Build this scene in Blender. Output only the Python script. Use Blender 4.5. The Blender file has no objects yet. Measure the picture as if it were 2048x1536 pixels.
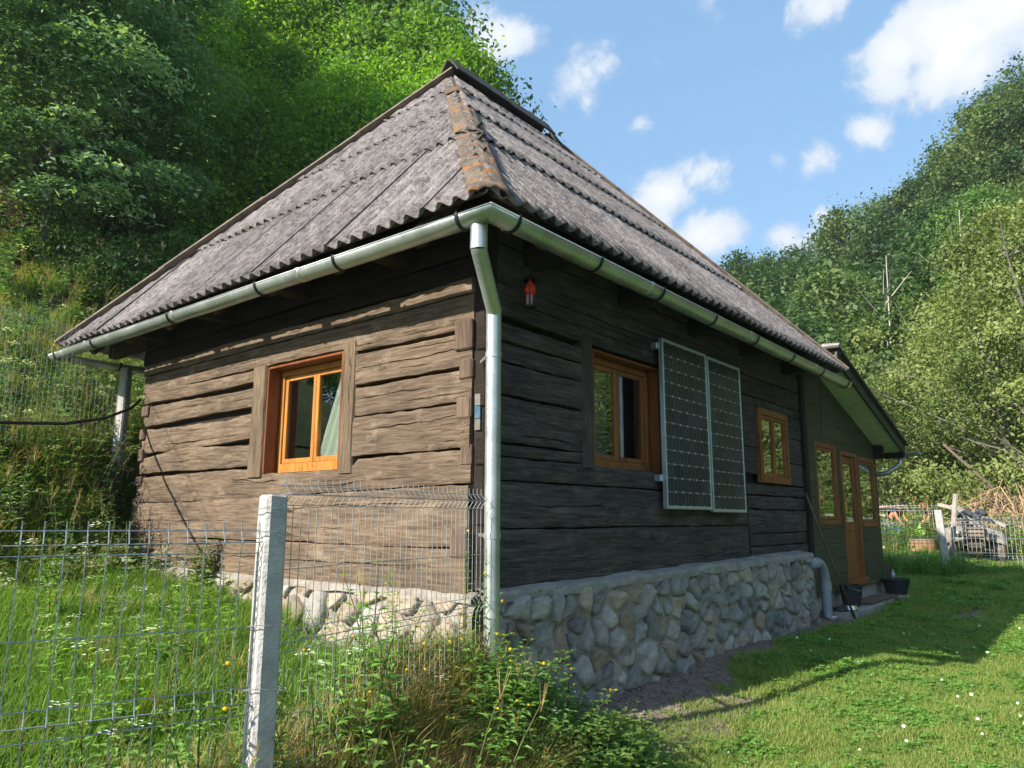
import bpy, math, random
import numpy as np
from mathutils import Matrix, Vector

S = bpy.context.scene
COL = S.collection
rnd = random.Random(7)
RS = np.random.RandomState(11)

HAZE = True
# ------------------------------------------------------------------ camera
CAM = (-3.711, -3.351, 1.6)
cd = bpy.data.cameras.new('camera'); cam = bpy.data.objects.new('camera', cd); COL.objects.link(cam)
_r = ((0.63776789, -0.13922381, -0.75754132), (-0.7702219, -0.11117481, -0.62801145), (0.00321464, 0.98400045, -0.17813695))
M = Matrix.Identity(4)
for i in range(3):
    for j in range(3):
        M[i][j] = _r[i][j]
M.translation = Vector(CAM)
cam.matrix_world = M
cd.sensor_width = 36; cd.lens = 36 * 1480 / 2048; cd.clip_start = 0.05; cd.clip_end = 1500
S.camera = cam

# ------------------------------------------------------------------ light, sky, exposure
SUN = Vector((-1.0, 0.295, 0.62)).normalized()
sd = bpy.data.lights.new('sun', 'SUN'); sun = bpy.data.objects.new('sun', sd); COL.objects.link(sun)
sd.energy = 4.5; sd.angle = math.radians(0.6); sd.color = (1.0, 0.91, 0.78)
sun.rotation_euler = SUN.to_track_quat('Z', 'Y').to_euler()
sun.location = (-20, 8, 14)
S.view_settings.view_transform = 'Standard'; S.view_settings.look = 'None'
S.view_settings.gamma = 1; S.view_settings.use_curve_mapping = False
S.view_settings.exposure = 1.33

W = bpy.data.worlds.new('World'); S.world = W; W.use_nodes = True
nt = W.node_tree; nt.nodes.clear()
def N(t, typ, **kw):
    n = t.nodes.new(typ)
    for k, v in kw.items():
        if k == 'inp':
            for a, b in v.items(): n.inputs[a].default_value = b
        else: setattr(n, k, v)
    return n
def math_n(t, op, a, b=None, c=None, clamp=False):
    n = t.nodes.new('ShaderNodeMath'); n.operation = op; n.use_clamp = clamp
    for i, v in enumerate((a, b, c)):
        if v is None: continue
        if isinstance(v, (int, float)): n.inputs[i].default_value = v
        else: t.links.new(v, n.inputs[i])
    return n.outputs[0]
out = N(nt, 'ShaderNodeOutputWorld'); bg = N(nt, 'ShaderNodeBackground'); bg.inputs[1].default_value = 0.15
sky = N(nt, 'ShaderNodeTexSky'); sky.sky_type = 'NISHITA'; sky.sun_disc = False
sky.sun_elevation = math.asin(SUN.z); sky.sun_rotation = math.atan2(SUN.x, SUN.y)
sky.air_density = 1.1; sky.dust_density = 0.9; sky.ozone_density = 1.3; sky.altitude = 600
tc = N(nt, 'ShaderNodeTexCoord')
nrm = N(nt, 'ShaderNodeVectorMath', operation='NORMALIZE'); nt.links.new(tc.outputs['Generated'], nrm.inputs[0])
nz = N(nt, 'ShaderNodeTexNoise', noise_dimensions='3D'); nt.links.new(nrm.outputs[0], nz.inputs['Vector'])
nz.inputs['Scale'].default_value = 8; nz.inputs['Detail'].default_value = 12; nz.inputs['Roughness'].default_value = 0.64; nz.inputs['Distortion'].default_value = 0.35
# clouds as soft discs on the sky, their edges torn by noise: direction, radius, weight
CLOUDS = [(0.6215, 0.5282, 0.5786, 0.0726, 1.5), (0.6971, 0.4774, 0.5348, 0.0656, 1.6), (0.7149, 0.471, 0.5168, 0.0505, 1.3), (0.709, 0.4443, 0.5476, 0.0457, 1.3), (0.6686, 0.5027, 0.548, 0.0387, 0.6), (0.763, 0.4247, 0.4873, 0.0324, 0.9), (0.8217, 0.3741, 0.4298, 0.0566, 1.5), (0.8101, 0.4177, 0.4115, 0.0658, 1.6), (0.8122, 0.4416, 0.3811, 0.0552, 1.3), (0.8555, 0.38, 0.3517, 0.0758, 1.7), (0.8423, 0.4158, 0.3429, 0.047, 1.1), (0.857, 0.2858, 0.4289, 0.0427, 1.0), (0.8716, 0.2554, 0.4184, 0.045, 1.1), (0.8488, 0.144, 0.5087, 0.0726, 1.7), (0.8527, 0.0954, 0.5136, 0.1007, 1.9), (0.8482, 0.0437, 0.5279, 0.1038, 1.9), (0.8682, 0.1253, 0.4801, 0.0655, 1.5), (0.8718, 0.0731, 0.4843, 0.0667, 1.5), (0.8761, 0.1842, 0.4455, 0.0356, 1.1), (0.7956, 0.2096, 0.5683, 0.0487, 0.8), (0.8934, 0.292, 0.3415, 0.0466, 1.2), (0.8954, 0.2548, 0.3651, 0.028, 0.8), (0.8877, 0.2825, 0.3635, 0.0322, 0.5), (0.7309, 0.3229, 0.6012, 0.063, 0.7), (-0.3195, -0.5258, 0.7884, 0.144, 1.1), (-0.3082, -0.3413, 0.888, 0.234, 1.1), (-0.5122, 0.7621, 0.3961, 0.108, 1.1), (-0.8515, -0.4723, 0.2279, 0.169, 1.1), (-0.0732, -0.8847, 0.4604, 0.201, 1.1), (-0.3409, -0.9135, 0.2221, 0.184, 1.1), (-0.7675, 0.2794, 0.577, 0.143, 1.1), (0.0998, -0.7956, 0.5976, 0.124, 1.1), (-0.3028, -0.4672, 0.8307, 0.146, 1.1), (-0.7201, 0.4169, 0.5547, 0.24, 1.1), (0.6389, -0.0726, 0.7659, 0.235, 1.1), (0.6259, -0.5566, 0.5463, 0.114, 1.1)]
acc = None
for (dx, dy, dz, r, w) in CLOUDS:
    vm = N(nt, 'ShaderNodeVectorMath', operation='SUBTRACT'); nt.links.new(nrm.outputs[0], vm.inputs[0]); vm.inputs[1].default_value = (dx, dy, dz)
    ms = N(nt, 'ShaderNodeVectorMath', operation='MULTIPLY'); nt.links.new(vm.outputs[0], ms.inputs[0]); ms.inputs[1].default_value = (1, 1, 1.25)
    le = N(nt, 'ShaderNodeVectorMath', operation='LENGTH'); nt.links.new(ms.outputs[0], le.inputs[0])
    m = math_n(nt, 'MULTIPLY', le.outputs['Value'], -1.0 / r)
    m = math_n(nt, 'ADD', m, 1.0)
    m = math_n(nt, 'MULTIPLY', m, w)
    acc = m if acc is None else math_n(nt, 'SMOOTH_MAX', acc, m, 0.25)
acc = math_n(nt, 'MAXIMUM', acc, -0.22)
nzc = math_n(nt, 'SUBTRACT', nz.outputs['Fac'], 0.5)
dens = math_n(nt, 'MULTIPLY_ADD', nzc, 4.4, acc)
mr = N(nt, 'ShaderNodeMapRange', interpolation_type='SMOOTHSTEP'); nt.links.new(dens, mr.inputs['Value'])
mr.inputs['From Min'].default_value = 0.22; mr.inputs['From Max'].default_value = 0.95
mr.inputs['To Max'].default_value = 0.97
sh = N(nt, 'ShaderNodeMapRange'); nt.links.new(dens, sh.inputs['Value'])
sh.inputs['From Min'].default_value = 0.5; sh.inputs['From Max'].default_value = 1.7
cc = N(nt, 'ShaderNodeMixRGB'); nt.links.new(sh.outputs[0], cc.inputs[0])
cc.inputs[1].default_value = (1.9, 2.15, 2.5, 1); cc.inputs[2].default_value = (2.85, 2.9, 2.95, 1)
# thin general haze whitening towards the horizon comes with the cloud colour
sat = N(nt, 'ShaderNodeMixRGB'); sat.inputs[0].default_value = 0.72; nt.links.new(sky.outputs[0], sat.inputs[1]); sat.inputs[2].default_value = (.54, 1.18, 1.95, 1)
mx = N(nt, 'ShaderNodeMixRGB'); nt.links.new(mr.outputs[0], mx.inputs[0]); nt.links.new(sat.outputs[0], mx.inputs[1]); nt.links.new(cc.outputs[0], mx.inputs[2])
nt.links.new(mx.outputs[0], bg.inputs[0]); nt.links.new(bg.outputs[0], out.inputs[0])

# ------------------------------------------------------------------ object helpers
ROOTLOC = {}
def link(o): COL.objects.link(o); return o
def tag(o, label=None, cat=None, group=None, kind=None):
    if label: o['label'] = label
    if cat: o['category'] = cat
    if group: o['group'] = group
    if kind: o['kind'] = kind
    return o
def empty(name, loc, label=None, cat=None, group=None):
    o = bpy.data.objects.new(name, None); link(o); o.location = loc; o.empty_display_size = 0.2
    ROOTLOC[o.name] = Vector(loc)
    return tag(o, label, cat, group)
def setparent(o, p):
    """parents o (placed in world space by pure location) to p and keeps its place"""
    o.parent = p
    base = ROOTLOC[p.name]
    ROOTLOC[o.name] = Vector(o.location)
    o.location = Vector(o.location) - base
def mesh_np(name, V, F, mats=None, mi=None, smooth=False, attrs=None):
    V = np.asarray(V, dtype=np.float32).reshape(-1, 3)
    me = bpy.data.meshes.new(name)
    if isinstance(F, np.ndarray):
        nf, k = F.shape
        me.vertices.add(len(V)); me.vertices.foreach_set('co', V.ravel())
        me.loops.add(nf * k); me.loops.foreach_set('vertex_index', F.astype(np.int32).ravel())
        me.polygons.add(nf); me.polygons.foreach_set('loop_start', np.arange(0, nf * k, k, dtype=np.int32))
        me.update(calc_edges=True)
    else:
        me.from_pydata([tuple(v) for v in V.tolist()], [], F); me.update()
    for m in (mats or []): me.materials.append(m)
    if mi is not None: me.polygons.foreach_set('material_index', np.asarray(mi, dtype=np.int32))
    if smooth: me.polygons.foreach_set('use_smooth', np.ones(len(me.polygons), dtype=bool))
    for k, a in (attrs or {}).items():
        at = me.attributes.new(k, 'FLOAT', 'POINT'); at.data.foreach_set('value', np.asarray(a, dtype=np.float32))
    me.update()
    return me
def obj(name, me, parent=None, loc=None):
    o = bpy.data.objects.new(name, me); link(o)
    if loc is not None: o.location = loc
    ROOTLOC[o.name] = Vector(o.location)
    if parent is not None: setparent(o, parent)
    return o
def part(name, V, F, mat, parent=None, smooth=False, attrs=None, bevel=0, mi=None, sharp=None):
    V = np.asarray(V, dtype=np.float64).reshape(-1, 3)
    c = (V.min(0) + V.max(0)) / 2
    mats = mat if isinstance(mat, (list, tuple)) else [mat]
    me = mesh_np(name, V - c, F, mats, mi, smooth, attrs)
    if sharp is not None:
        try: me.set_sharp_from_angle(angle=math.radians(sharp))
        except Exception: pass
    o = obj(name, me, parent, tuple(c))
    if bevel:
        b = o.modifiers.new('bevel', 'BEVEL'); b.width = bevel; b.segments = 1; b.limit_method = 'ANGLE'
    return o

class MB:
    """collects boxes, tubes and grids into one vertex and face list"""
    def __init__(s): s.v = []; s.f = []; s.m = []; s.n = 0
    def add(s, V, F, mi=0):
        V = np.asarray(V, dtype=np.float64).reshape(-1, 3)
        s.v.append(V)
        for f in F: s.f.append(tuple(int(i) + s.n for i in f)); s.m.append(mi)
        s.n += len(V); return s
    def box(s, x0, x1, y0, y1, z0, z1, mi=0, rot=None, about=None):
        V = np.array([(x, y, z) for x in (x0, x1) for y in (y0, y1) for z in (z0, z1)], float)
        if rot is not None:
            c = np.array(about if about is not None else V.mean(0)); R3 = np.array(rot)
            V = (V - c) @ R3.T + c
        return s.add(V, [(0, 1, 3, 2), (4, 6, 7, 5), (0, 4, 5, 1), (2, 3, 7, 6), (0, 2, 6, 4), (1, 5, 7, 3)], mi)
    def beam(s, a, b, w, h, up=(0, 0, 1), mi=0, taper=1.0):
        a = np.array(a, float); b = np.array(b, float); d = b - a; d /= np.linalg.norm(d)
        u = np.array(up, float); u = u - d * u.dot(d)
        if np.linalg.norm(u) < 1e-6: u = np.array((1., 0, 0)); u -= d * u.dot(d)
        u /= np.linalg.norm(u); r = np.cross(d, u); V = []
        for p, k in ((a, 1.0), (b, taper)):
            for i, j in ((-1, -1), (1, -1), (1, 1), (-1, 1)): V.append(p + r * i * w / 2 * k + u * j * h / 2 * k)
        return s.add(V, [(0, 1, 2, 3), (7, 6, 5, 4), (0, 4, 5, 1), (1, 5, 6, 2), (2, 6, 7, 3), (3, 7, 4, 0)], mi)
    def tube(s, pts, rad, n=8, mi=0, caps=True, arc=None):
        P = np.asarray(pts, float); k = len(P)
        rad = np.full(k, rad, float) if np.isscalar(rad) else np.asarray(rad, float)
        T = np.gradient(P, axis=0); T /= np.linalg.norm(T, axis=1)[:, None] + 1e-12
        up = np.array((0, 0, 1.)) if abs(T[0][2]) < 0.9 else np.array((1., 0, 0))
        V = []
        u = up - T[0] * up.dot(T[0]); u /= np.linalg.norm(u)
        for i in range(k):
            u = u - T[i] * u.dot(T[i]); u /= np.linalg.norm(u) + 1e-12
            w = np.cross(T[i], u)
            for j in range(n):
                a = 2 * math.pi * j / n
                V.append(P[i] + rad[i] * (u * math.cos(a) + w * math.sin(a)))
        F = []
        for i in range(k - 1):
            for j in range(n):
                F.append((i * n + j, i * n + (j + 1) % n, (i + 1) * n + (j + 1) % n, (i + 1) * n + j))
        if caps: F.append(tuple(range(n - 1, -1, -1))); F.append(tuple((k - 1) * n + j for j in range(n)))
        return s.add(V, F, mi)
    def lathe(s, c, prof, n=20, mi=0):
        V = []; F = []
        for (r, z) in prof:
            for j in range(n):
                a = 2 * math.pi * j / n; V.append((c[0] + r * math.cos(a), c[1] + r * math.sin(a), c[2] + z))
        for i in range(len(prof) - 1):
            for j in range(n): F.append((i * n + j, i * n + (j + 1) % n, (i + 1) * n + (j + 1) % n, (i + 1) * n + j))
        return s.add(V, F, mi)
    def build(s, name, mat, parent=None, **kw):
        V = np.concatenate(s.v)
        return part(name, V, s.f, mat, parent, mi=s.m if isinstance(mat, (list, tuple)) else None, **kw)
def bx(name, x0, x1, y0, y1, z0, z1, mat, parent=None, bevel=0.003):
    return MB().box(x0, x1, y0, y1, z0, z1).build(name, mat, parent, bevel=bevel)

# smooth 1-D value noise for wobbling edges
def noise1(x, seed, freq=1.0):
    x = np.asarray(x, float) * freq + seed * 17.31
    i = np.floor(x).astype(int); f = x - i; f = f * f * (3 - 2 * f)
    def h(k): return (np.sin(k * 127.1 + seed * 311.7) * 43758.5453) % 1.0 * 2 - 1
    return h(i) * (1 - f) + h(i + 1) * f
def fbm1(x, seed, freq=1.0, o=3):
    s = 0; a = 1
    for k in range(o): s = s + a * noise1(x, seed + k * 3.7, freq * 2 ** k); a *= .5
    return s
def noise2(x, y, seed=0):
    x = np.asarray(x, float); y = np.asarray(y, float)
    i = np.floor(x); j = np.floor(y); f = x - i; g = y - j; f = f * f * (3 - 2 * f); g = g * g * (3 - 2 * g)
    def h(a, b): return (np.sin(a * 127.1 + b * 269.5 + seed * 71.7) * 43758.5453) % 1.0 * 2 - 1
    return (h(i, j) * (1 - f) + h(i + 1, j) * f) * (1 - g) + (h(i, j + 1) * (1 - f) + h(i + 1, j + 1) * f) * g
def fbm2(x, y, seed=0, o=4):
    s = 0; a = 1; k = 1
    for q in range(o): s = s + a * noise2(x * k, y * k, seed + q); a *= .5; k *= 2.03
    return s
def ss(t): t = np.clip(t, 0, 1); return t * t * (3 - 2 * t)

# ------------------------------------------------------------------ materials
def mat(name, col, rough=0.8, metal=0.0, spec=0.4, bump=0.0, bscale=20, var=0.0, vscale=4, col2=None, c2fac=None, coat=0, emis=None, coords='Object', stretch=None, objvar=0.0, detail=6, thr=(0.35, 0.65)):
    m = bpy.data.materials.new(name); m.use_nodes = True; t = m.node_tree; b = t.nodes['Principled BSDF']
    b.inputs['Roughness'].default_value = rough; b.inputs['Metallic'].default_value = metal
    b.inputs['Specular IOR Level'].default_value = spec; b.inputs['Coat Weight'].default_value = coat
    b.inputs['Base Color'].default_value = (*col, 1)
    tcn = N(t, 'ShaderNodeTexCoord'); v = tcn.outputs[coords]
    if stretch:
        mp = N(t, 'ShaderNodeMapping'); mp.inputs['Scale'].default_value = stretch; t.links.new(v, mp.inputs['Vector']); v = mp.outputs[0]
    cur = None
    if col2 is not None or var:
        n1 = N(t, 'ShaderNodeTexNoise'); n1.inputs['Scale'].default_value = vscale; n1.inputs['Detail'].default_value = detail; n1.inputs['Roughness'].default_value = 0.62
        t.links.new(v, n1.inputs['Vector'])
        r = N(t, 'ShaderNodeMapRange'); t.links.new(n1.outputs['Fac'], r.inputs['Value']); r.inputs['From Min'].default_value = thr[0]; r.inputs['From Max'].default_value = thr[1]
        mxx = N(t, 'ShaderNodeMixRGB'); t.links.new(r.outputs[0], mxx.inputs[0])
        c2 = col2 if col2 is not None else tuple(min(1, c * (1 + var)) for c in col)
        c1 = col if col2 is not None else tuple(c * (1 - var) for c in col)
        mxx.inputs[1].default_value = (*c1, 1); mxx.inputs[2].default_value = (*c2, 1); cur = mxx.outputs[0]
    if objvar:
        oi = N(t, 'ShaderNodeObjectInfo'); hs = N(t, 'ShaderNodeHueSaturation')
        a = math_n(t, 'MULTIPLY_ADD', oi.outputs['Random'], 2 * objvar, 1 - objvar)
        t.links.new(a, hs.inputs['Value'])
        if cur is None: hs.inputs['Color'].default_value = (*col, 1)
        else: t.links.new(cur, hs.inputs['Color'])
        cur = hs.outputs[0]
    if cur is not None: t.links.new(cur, b.inputs['Base Color'])
    if bump:
        n2 = N(t, 'ShaderNodeTexNoise'); n2.inputs['Scale'].default_value = bscale; n2.inputs['Detail'].default_value = 8; n2.inputs['Roughness'].default_value = 0.65
        t.links.new(v, n2.inputs['Vector']); bp = N(t, 'ShaderNodeBump'); bp.inputs['Strength'].default_value = min(1, bump); bp.inputs['Distance'].default_value = 0.02 * max(1, bump)
        t.links.new(n2.outputs['Fac'], bp.inputs['Height']); t.links.new(bp.outputs[0], b.inputs['Normal'])
    if emis: b.inputs['Emission Color'].default_value = (*emis[0], 1); b.inputs['Emission Strength'].default_value = emis[1]
    return m

def wood_mat(name, cols, axis, bump=0.5, rough=0.85, vary=0.12, dirt=None, fine=1.0):
    """weathered hewn timber: long grain, hairline checks, grey patches. axis = long direction"""
    m = bpy.data.materials.new(name); m.use_nodes = True; t = m.node_tree; b = t.nodes['Principled BSDF']
    b.inputs['Roughness'].default_value = rough; b.inputs['Specular IOR Level'].default_value = 0.25
    tcn = N(t, 'ShaderNodeTexCoord'); oi = N(t, 'ShaderNodeObjectInfo')
    off = N(t, 'ShaderNodeVectorMath', operation='SCALE'); off.inputs[0].default_value = (37, 19, 53); t.links.new(oi.outputs['Random'], off.inputs['Scale'])
    ad = N(t, 'ShaderNodeVectorMath', operation='ADD'); t.links.new(tcn.outputs['Object'], ad.inputs[0]); t.links.new(off.outputs[0], ad.inputs[1])
    def mapped(long, cross):
        mp = N(t, 'ShaderNodeMapping'); sc = [cross] * 3; sc[axis] = long
        mp.inputs['Scale'].default_value = sc; t.links.new(ad.outputs[0], mp.inputs['Vector']); return mp.outputs[0]
    def nz_(vec, sc, det=8, ro=.6, dist=0.0):
        n = N(t, 'ShaderNodeTexNoise'); n.inputs['Scale'].default_value = sc; n.inputs['Detail'].default_value = det; n.inputs['Roughness'].default_value = ro; n.inputs['Distortion'].default_value = dist
        t.links.new(vec, n.inputs['Vector']); return n.outputs['Fac']
    g = nz_(mapped(1.1 * fine, 16 * fine), 3.0, 9, .66, .6)      # grain
    big = nz_(mapped(0.8, 2.2), 1.6, 5, .55)                     # patches
    rp = N(t, 'ShaderNodeValToRGB'); t.links.new(g, rp.inputs[0])
    e = rp.color_ramp.elements; e[0].position = 0.30; e[0].color = (*cols[0], 1); e[1].position = 0.72; e[1].color = (*cols[2], 1)
    k = e.new(0.5); k.color = (*cols[1], 1)
    r2 = N(t, 'ShaderNodeMapRange'); t.links.new(big, r2.inputs['Value']); r2.inputs['From Min'].default_value = .38; r2.inputs['From Max'].default_value = .66
    mxx = N(t, 'ShaderNodeMixRGB'); t.links.new(r2.outputs[0], mxx.inputs[0]); t.links.new(rp.outputs[0], mxx.inputs[1])
    mul = N(t, 'ShaderNodeMixRGB', blend_type='MULTIPLY'); mul.inputs[0].default_value = 1; t.links.new(rp.outputs[0], mul.inputs[1]); mul.inputs[2].default_value = (*cols[3], 1)
    t.links.new(mul.outputs[0], mxx.inputs[2])
    # hairline checks
    ck = nz_(mapped(0.55, 9.0), 2.2, 5, .55, 1.2)
    cm = math_n(t, 'ABSOLUTE', math_n(t, 'SUBTRACT', ck, 0.5))
    cr = N(t, 'ShaderNodeMapRange', interpolation_type='SMOOTHSTEP'); t.links.new(cm, cr.inputs['Value']); cr.inputs['From Min'].default_value = 0.0; cr.inputs['From Max'].default_value = 0.012
    gate = N(t, 'ShaderNodeMapRange'); t.links.new(nz_(mapped(1.2, 2.5), 1.3, 2), gate.inputs['Value']); gate.inputs['From Min'].default_value = .47; gate.inputs['From Max'].default_value = .56
    gi = math_n(t, 'SUBTRACT', 1.0, gate.outputs[0], clamp=True)
    crk = math_n(t, 'MAXIMUM', cr.outputs[0], gi)
    mc = N(t, 'ShaderNodeMixRGB', blend_type='MULTIPLY'); t.links.new(math_n(t, 'SUBTRACT', 1.0, crk), mc.inputs[0]); t.links.new(mxx.outputs[0], mc.inputs[1]); mc.inputs[2].default_value = (.22, .2, .18, 1)
    hs = N(t, 'ShaderNodeHueSaturation'); t.links.new(mc.outputs[0], hs.inputs['Color'])
    t.links.new(math_n(t, 'MULTIPLY_ADD', oi.outputs['Random'], 2 * vary, 1 - vary), hs.inputs['Value'])
    last = hs.outputs[0]
    if dirt:
        dn = nz_(mapped(1.5, 3), 2.6, 7, .7); dr = N(t, 'ShaderNodeMapRange'); t.links.new(dn, dr.inputs['Value']); dr.inputs['From Min'].default_value = .56; dr.inputs['From Max'].default_value = .72; dr.inputs['To Max'].default_value = .75
        dm = N(t, 'ShaderNodeMixRGB'); t.links.new(dr.outputs[0], dm.inputs[0]); t.links.new(last, dm.inputs[1]); dm.inputs[2].default_value = (*dirt, 1); last = dm.outputs[0]
    t.links.new(last, b.inputs['Base Color'])
    hsum = math_n(t, 'MULTIPLY_ADD', crk, 0.6, g)
    fineb = nz_(mapped(3.0, 40), 2.5, 6, .7); hsum = math_n(t, 'MULTIPLY_ADD', fineb, 0.35, hsum)
    bp = N(t, 'ShaderNodeBump'); bp.inputs['Strength'].default_value = bump; bp.inputs['Distance'].default_value = 0.02
    t.links.new(hsum, bp.inputs['Height']); t.links.new(bp.outputs[0], b.inputs['Normal'])
    return m

def leaf_mat(name, c1, c2, trans=0.35, hv=0.0, vv=0.25, rough=0.55):
    """leaf: diffuse and translucent, tinted per leaf by the mesh attribute 'tint'"""
    m = bpy.data.materials.new(name); m.use_nodes = True; t = m.node_tree; t.nodes.clear()
    o = N(t, 'ShaderNodeOutputMaterial'); at = N(t, 'ShaderNodeAttribute', attribute_name='tint')
    oi = N(t, 'ShaderNodeObjectInfo')
    mxx = N(t, 'ShaderNodeMixRGB'); t.links.new(at.outputs['Fac'], mxx.inputs[0]); mxx.inputs[1].default_value = (*c1, 1); mxx.inputs[2].default_value = (*c2, 1)
    hs = N(t, 'ShaderNodeHueSaturation'); t.links.new(mxx.outputs[0], hs.inputs['Color'])
    t.links.new(math_n(t, 'MULTIPLY_ADD', oi.outputs['Random'], 2 * vv, 1 - vv), hs.inputs['Value'])
    if hv: t.links.new(math_n(t, 'MULTIPLY_ADD', oi.outputs['Random'], -2 * hv, 0.5 + hv), hs.inputs['Hue'])
    d = N(t, 'ShaderNodeBsdfDiffuse'); tr = N(t, 'ShaderNodeBsdfTranslucent'); g = N(t, 'ShaderNodeBsdfGlossy'); g.inputs['Roughness'].default_value = rough
    t.links.new(hs.outputs[0], d.inputs[0])
    br = N(t, 'ShaderNodeMixRGB', blend_type='MULTIPLY'); br.inputs[0].default_value = 1; t.links.new(hs.outputs[0], br.inputs[1]); br.inputs[2].default_value = (1.5, 1.7, .55, 1); t.links.new(br.outputs[0], tr.inputs[0])
    a = N(t, 'ShaderNodeMixShader'); a.inputs[0].default_value = trans; t.links.new(d.outputs[0], a.inputs[1]); t.links.new(tr.outputs[0], a.inputs[2])
    b2 = N(t, 'ShaderNodeMixShader'); b2.inputs[0].default_value = 0.02; t.links.new(a.outputs[0], b2.inputs[1]); t.links.new(g.outputs[0], b2.inputs[2])
    t.links.new(b2.outputs[0], o.inputs[0]); return m

MT = {}
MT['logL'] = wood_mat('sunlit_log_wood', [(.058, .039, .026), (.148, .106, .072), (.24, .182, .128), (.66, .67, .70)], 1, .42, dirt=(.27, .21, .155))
MT['logR'] = wood_mat('dark_log_wood', [(.026, .022, .020), (.073, .064, .059), (.15, .135, .124), (.60, .64, .71)], 0, .40, dirt=(.13, .12, .10))  # darker, greyer tone of the log wood, for wall R
MT['logS'] = wood_mat('shade_toned_log_wood', [(.008, .006, .005), (.018, .013, .010), (.034, .026, .020), (.7, .7, .7)], 1, .5)  # eave shade put into the wood colour, far darker than the other logs
MT['postL'] = wood_mat('grey_post_wood', [(.06, .042, .028), (.15, .11, .072), (.23, .175, .12), (.7, .7, .72)], 2, .4)
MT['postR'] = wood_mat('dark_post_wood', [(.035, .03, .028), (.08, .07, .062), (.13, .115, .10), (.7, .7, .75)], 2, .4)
MT['endL'] = wood_mat('log_end_grain', [(.06, .04, .03), (.14, .095, .07), (.2, .15, .11), (.7, .7, .7)], 2, .6, fine=.5)
MT['dark'] = mat('old_dark_wood', (.018, .014, .011), .95, bump=.6, bscale=12, var=.4)
MT['rafter'] = wood_mat('rafter_wood', [(.03, .022, .016), (.07, .05, .035), (.12, .085, .06), (.7, .7, .7)], 1, .4)
MT['honey'] = wood_mat('honey_varnished_wood', [(.30, .115, .022), (.44, .19, .04), (.52, .25, .065), (.80, .74, .66)], 2, .2, .5, .08, fine=.8, dirt=(.20, .10, .035))
MT['honeyD'] = wood_mat('red_brown_varnished_wood', [(.12, .035, .012), (.20, .065, .022), (.26, .095, .035), (.8, .75, .7)], 2, .15, .45, .08, fine=.6)
MT['doorw'] = wood_mat('door_wood', [(.17, .065, .022), (.29, .115, .04), (.37, .16, .06), (.75, .72, .7)], 2, .2, .55, .1, fine=.8, dirt=(.10, .05, .03))
MT['mortar'] = mat('mortar', (.16, .14, .12), .95, bump=1.8, bscale=14, col2=(.34, .31, .27), vscale=5, thr=(.3, .6))
MT['green_board'] = wood_mat('dark_green_board', [(.045, .047, .030), (.076, .078, .048), (.108, .108, .068), (.8, .8, .8)], 0, .2, .7, .08)
MT['soffit'] = mat('pale_green_soffit', (.60, .72, .55), .6, var=.1, bump=.1, bscale=8, objvar=.06)
MT['fascia'] = mat('dark_green_fascia', (.03, .045, .03), .6, var=.3)
MT['concrete'] = mat('concrete', (.36, .35, .34), .92, bump=.8, bscale=35, col2=(.52, .51, .50), vscale=9)
MT['concrete_old'] = mat('old_concrete', (.22, .21, .20), .95, bump=.9, bscale=18, col2=(.36, .34, .32), vscale=6)
MT['white'] = mat('white_glaze', (.8, .8, .78), .3)
MT['steelwire'] = mat('galvanised_wire', (.34, .38, .40), .5, metal=.65, var=.25, vscale=30)
MT['black'] = mat('black_plastic', (.022, .024, .03), .5, bump=.2, bscale=20, col2=(.10, .10, .11), vscale=18, thr=(.52, .75))
MT['bracket'] = mat('black_bracket_steel', (.02, .02, .022), .45, metal=.3)
MT['pvc'] = mat('grey_pvc', (.27, .31, .36), .42, var=.06)
MT['alu'] = mat('panel_aluminium', (.52, .60, .66), .38, metal=.75, var=.08)
MT['backsheet'] = mat('white_backsheet', (.62, .66, .68), .35, coat=.5)
MT['tin'] = mat('scoured_tin', (.7, .7, .7), .25, metal=1.0)

def galv():
    m = bpy.data.materials.new('galvanised_sheet'); m.use_nodes = True; t = m.node_tree; b = t.nodes['Principled BSDF']
    tcn = N(t, 'ShaderNodeTexCoord'); v = N(t, 'ShaderNodeTexVoronoi'); v.inputs['Scale'].default_value = 70; t.links.new(tcn.outputs['Object'], v.inputs['Vector'])
    n = N(t, 'ShaderNodeTexNoise'); n.inputs['Scale'].default_value = 5; n.inputs['Detail'].default_value = 8; t.links.new(tcn.outputs['Object'], n.inputs['Vector'])
    s = math_n(t, 'MULTIPLY_ADD', v.outputs['Color'], .25, n.outputs['Fac'])
    r = N(t, 'ShaderNodeMapRange'); t.links.new(s, r.inputs['Value']); r.inputs['From Min'].default_value = .35; r.inputs['From Max'].default_value = .9
    mxx = N(t, 'ShaderNodeMixRGB'); t.links.new(r.outputs[0], mxx.inputs[0]); mxx.inputs[1].default_value = (.40, .44, .44, 1); mxx.inputs[2].default_value = (.62, .67, .66, 1)
    t.links.new(mxx.outputs[0], b.inputs['Base Color']); b.inputs['Metallic'].default_value = .8
    rr = N(t, 'ShaderNodeMapRange'); t.links.new(s, rr.inputs['Value']); rr.inputs['To Min'].default_value = .28; rr.inputs['To Max'].default_value = .5; t.links.new(rr.outputs[0], b.inputs['Roughness'])
    return m
MT['galv'] = galv()

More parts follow.
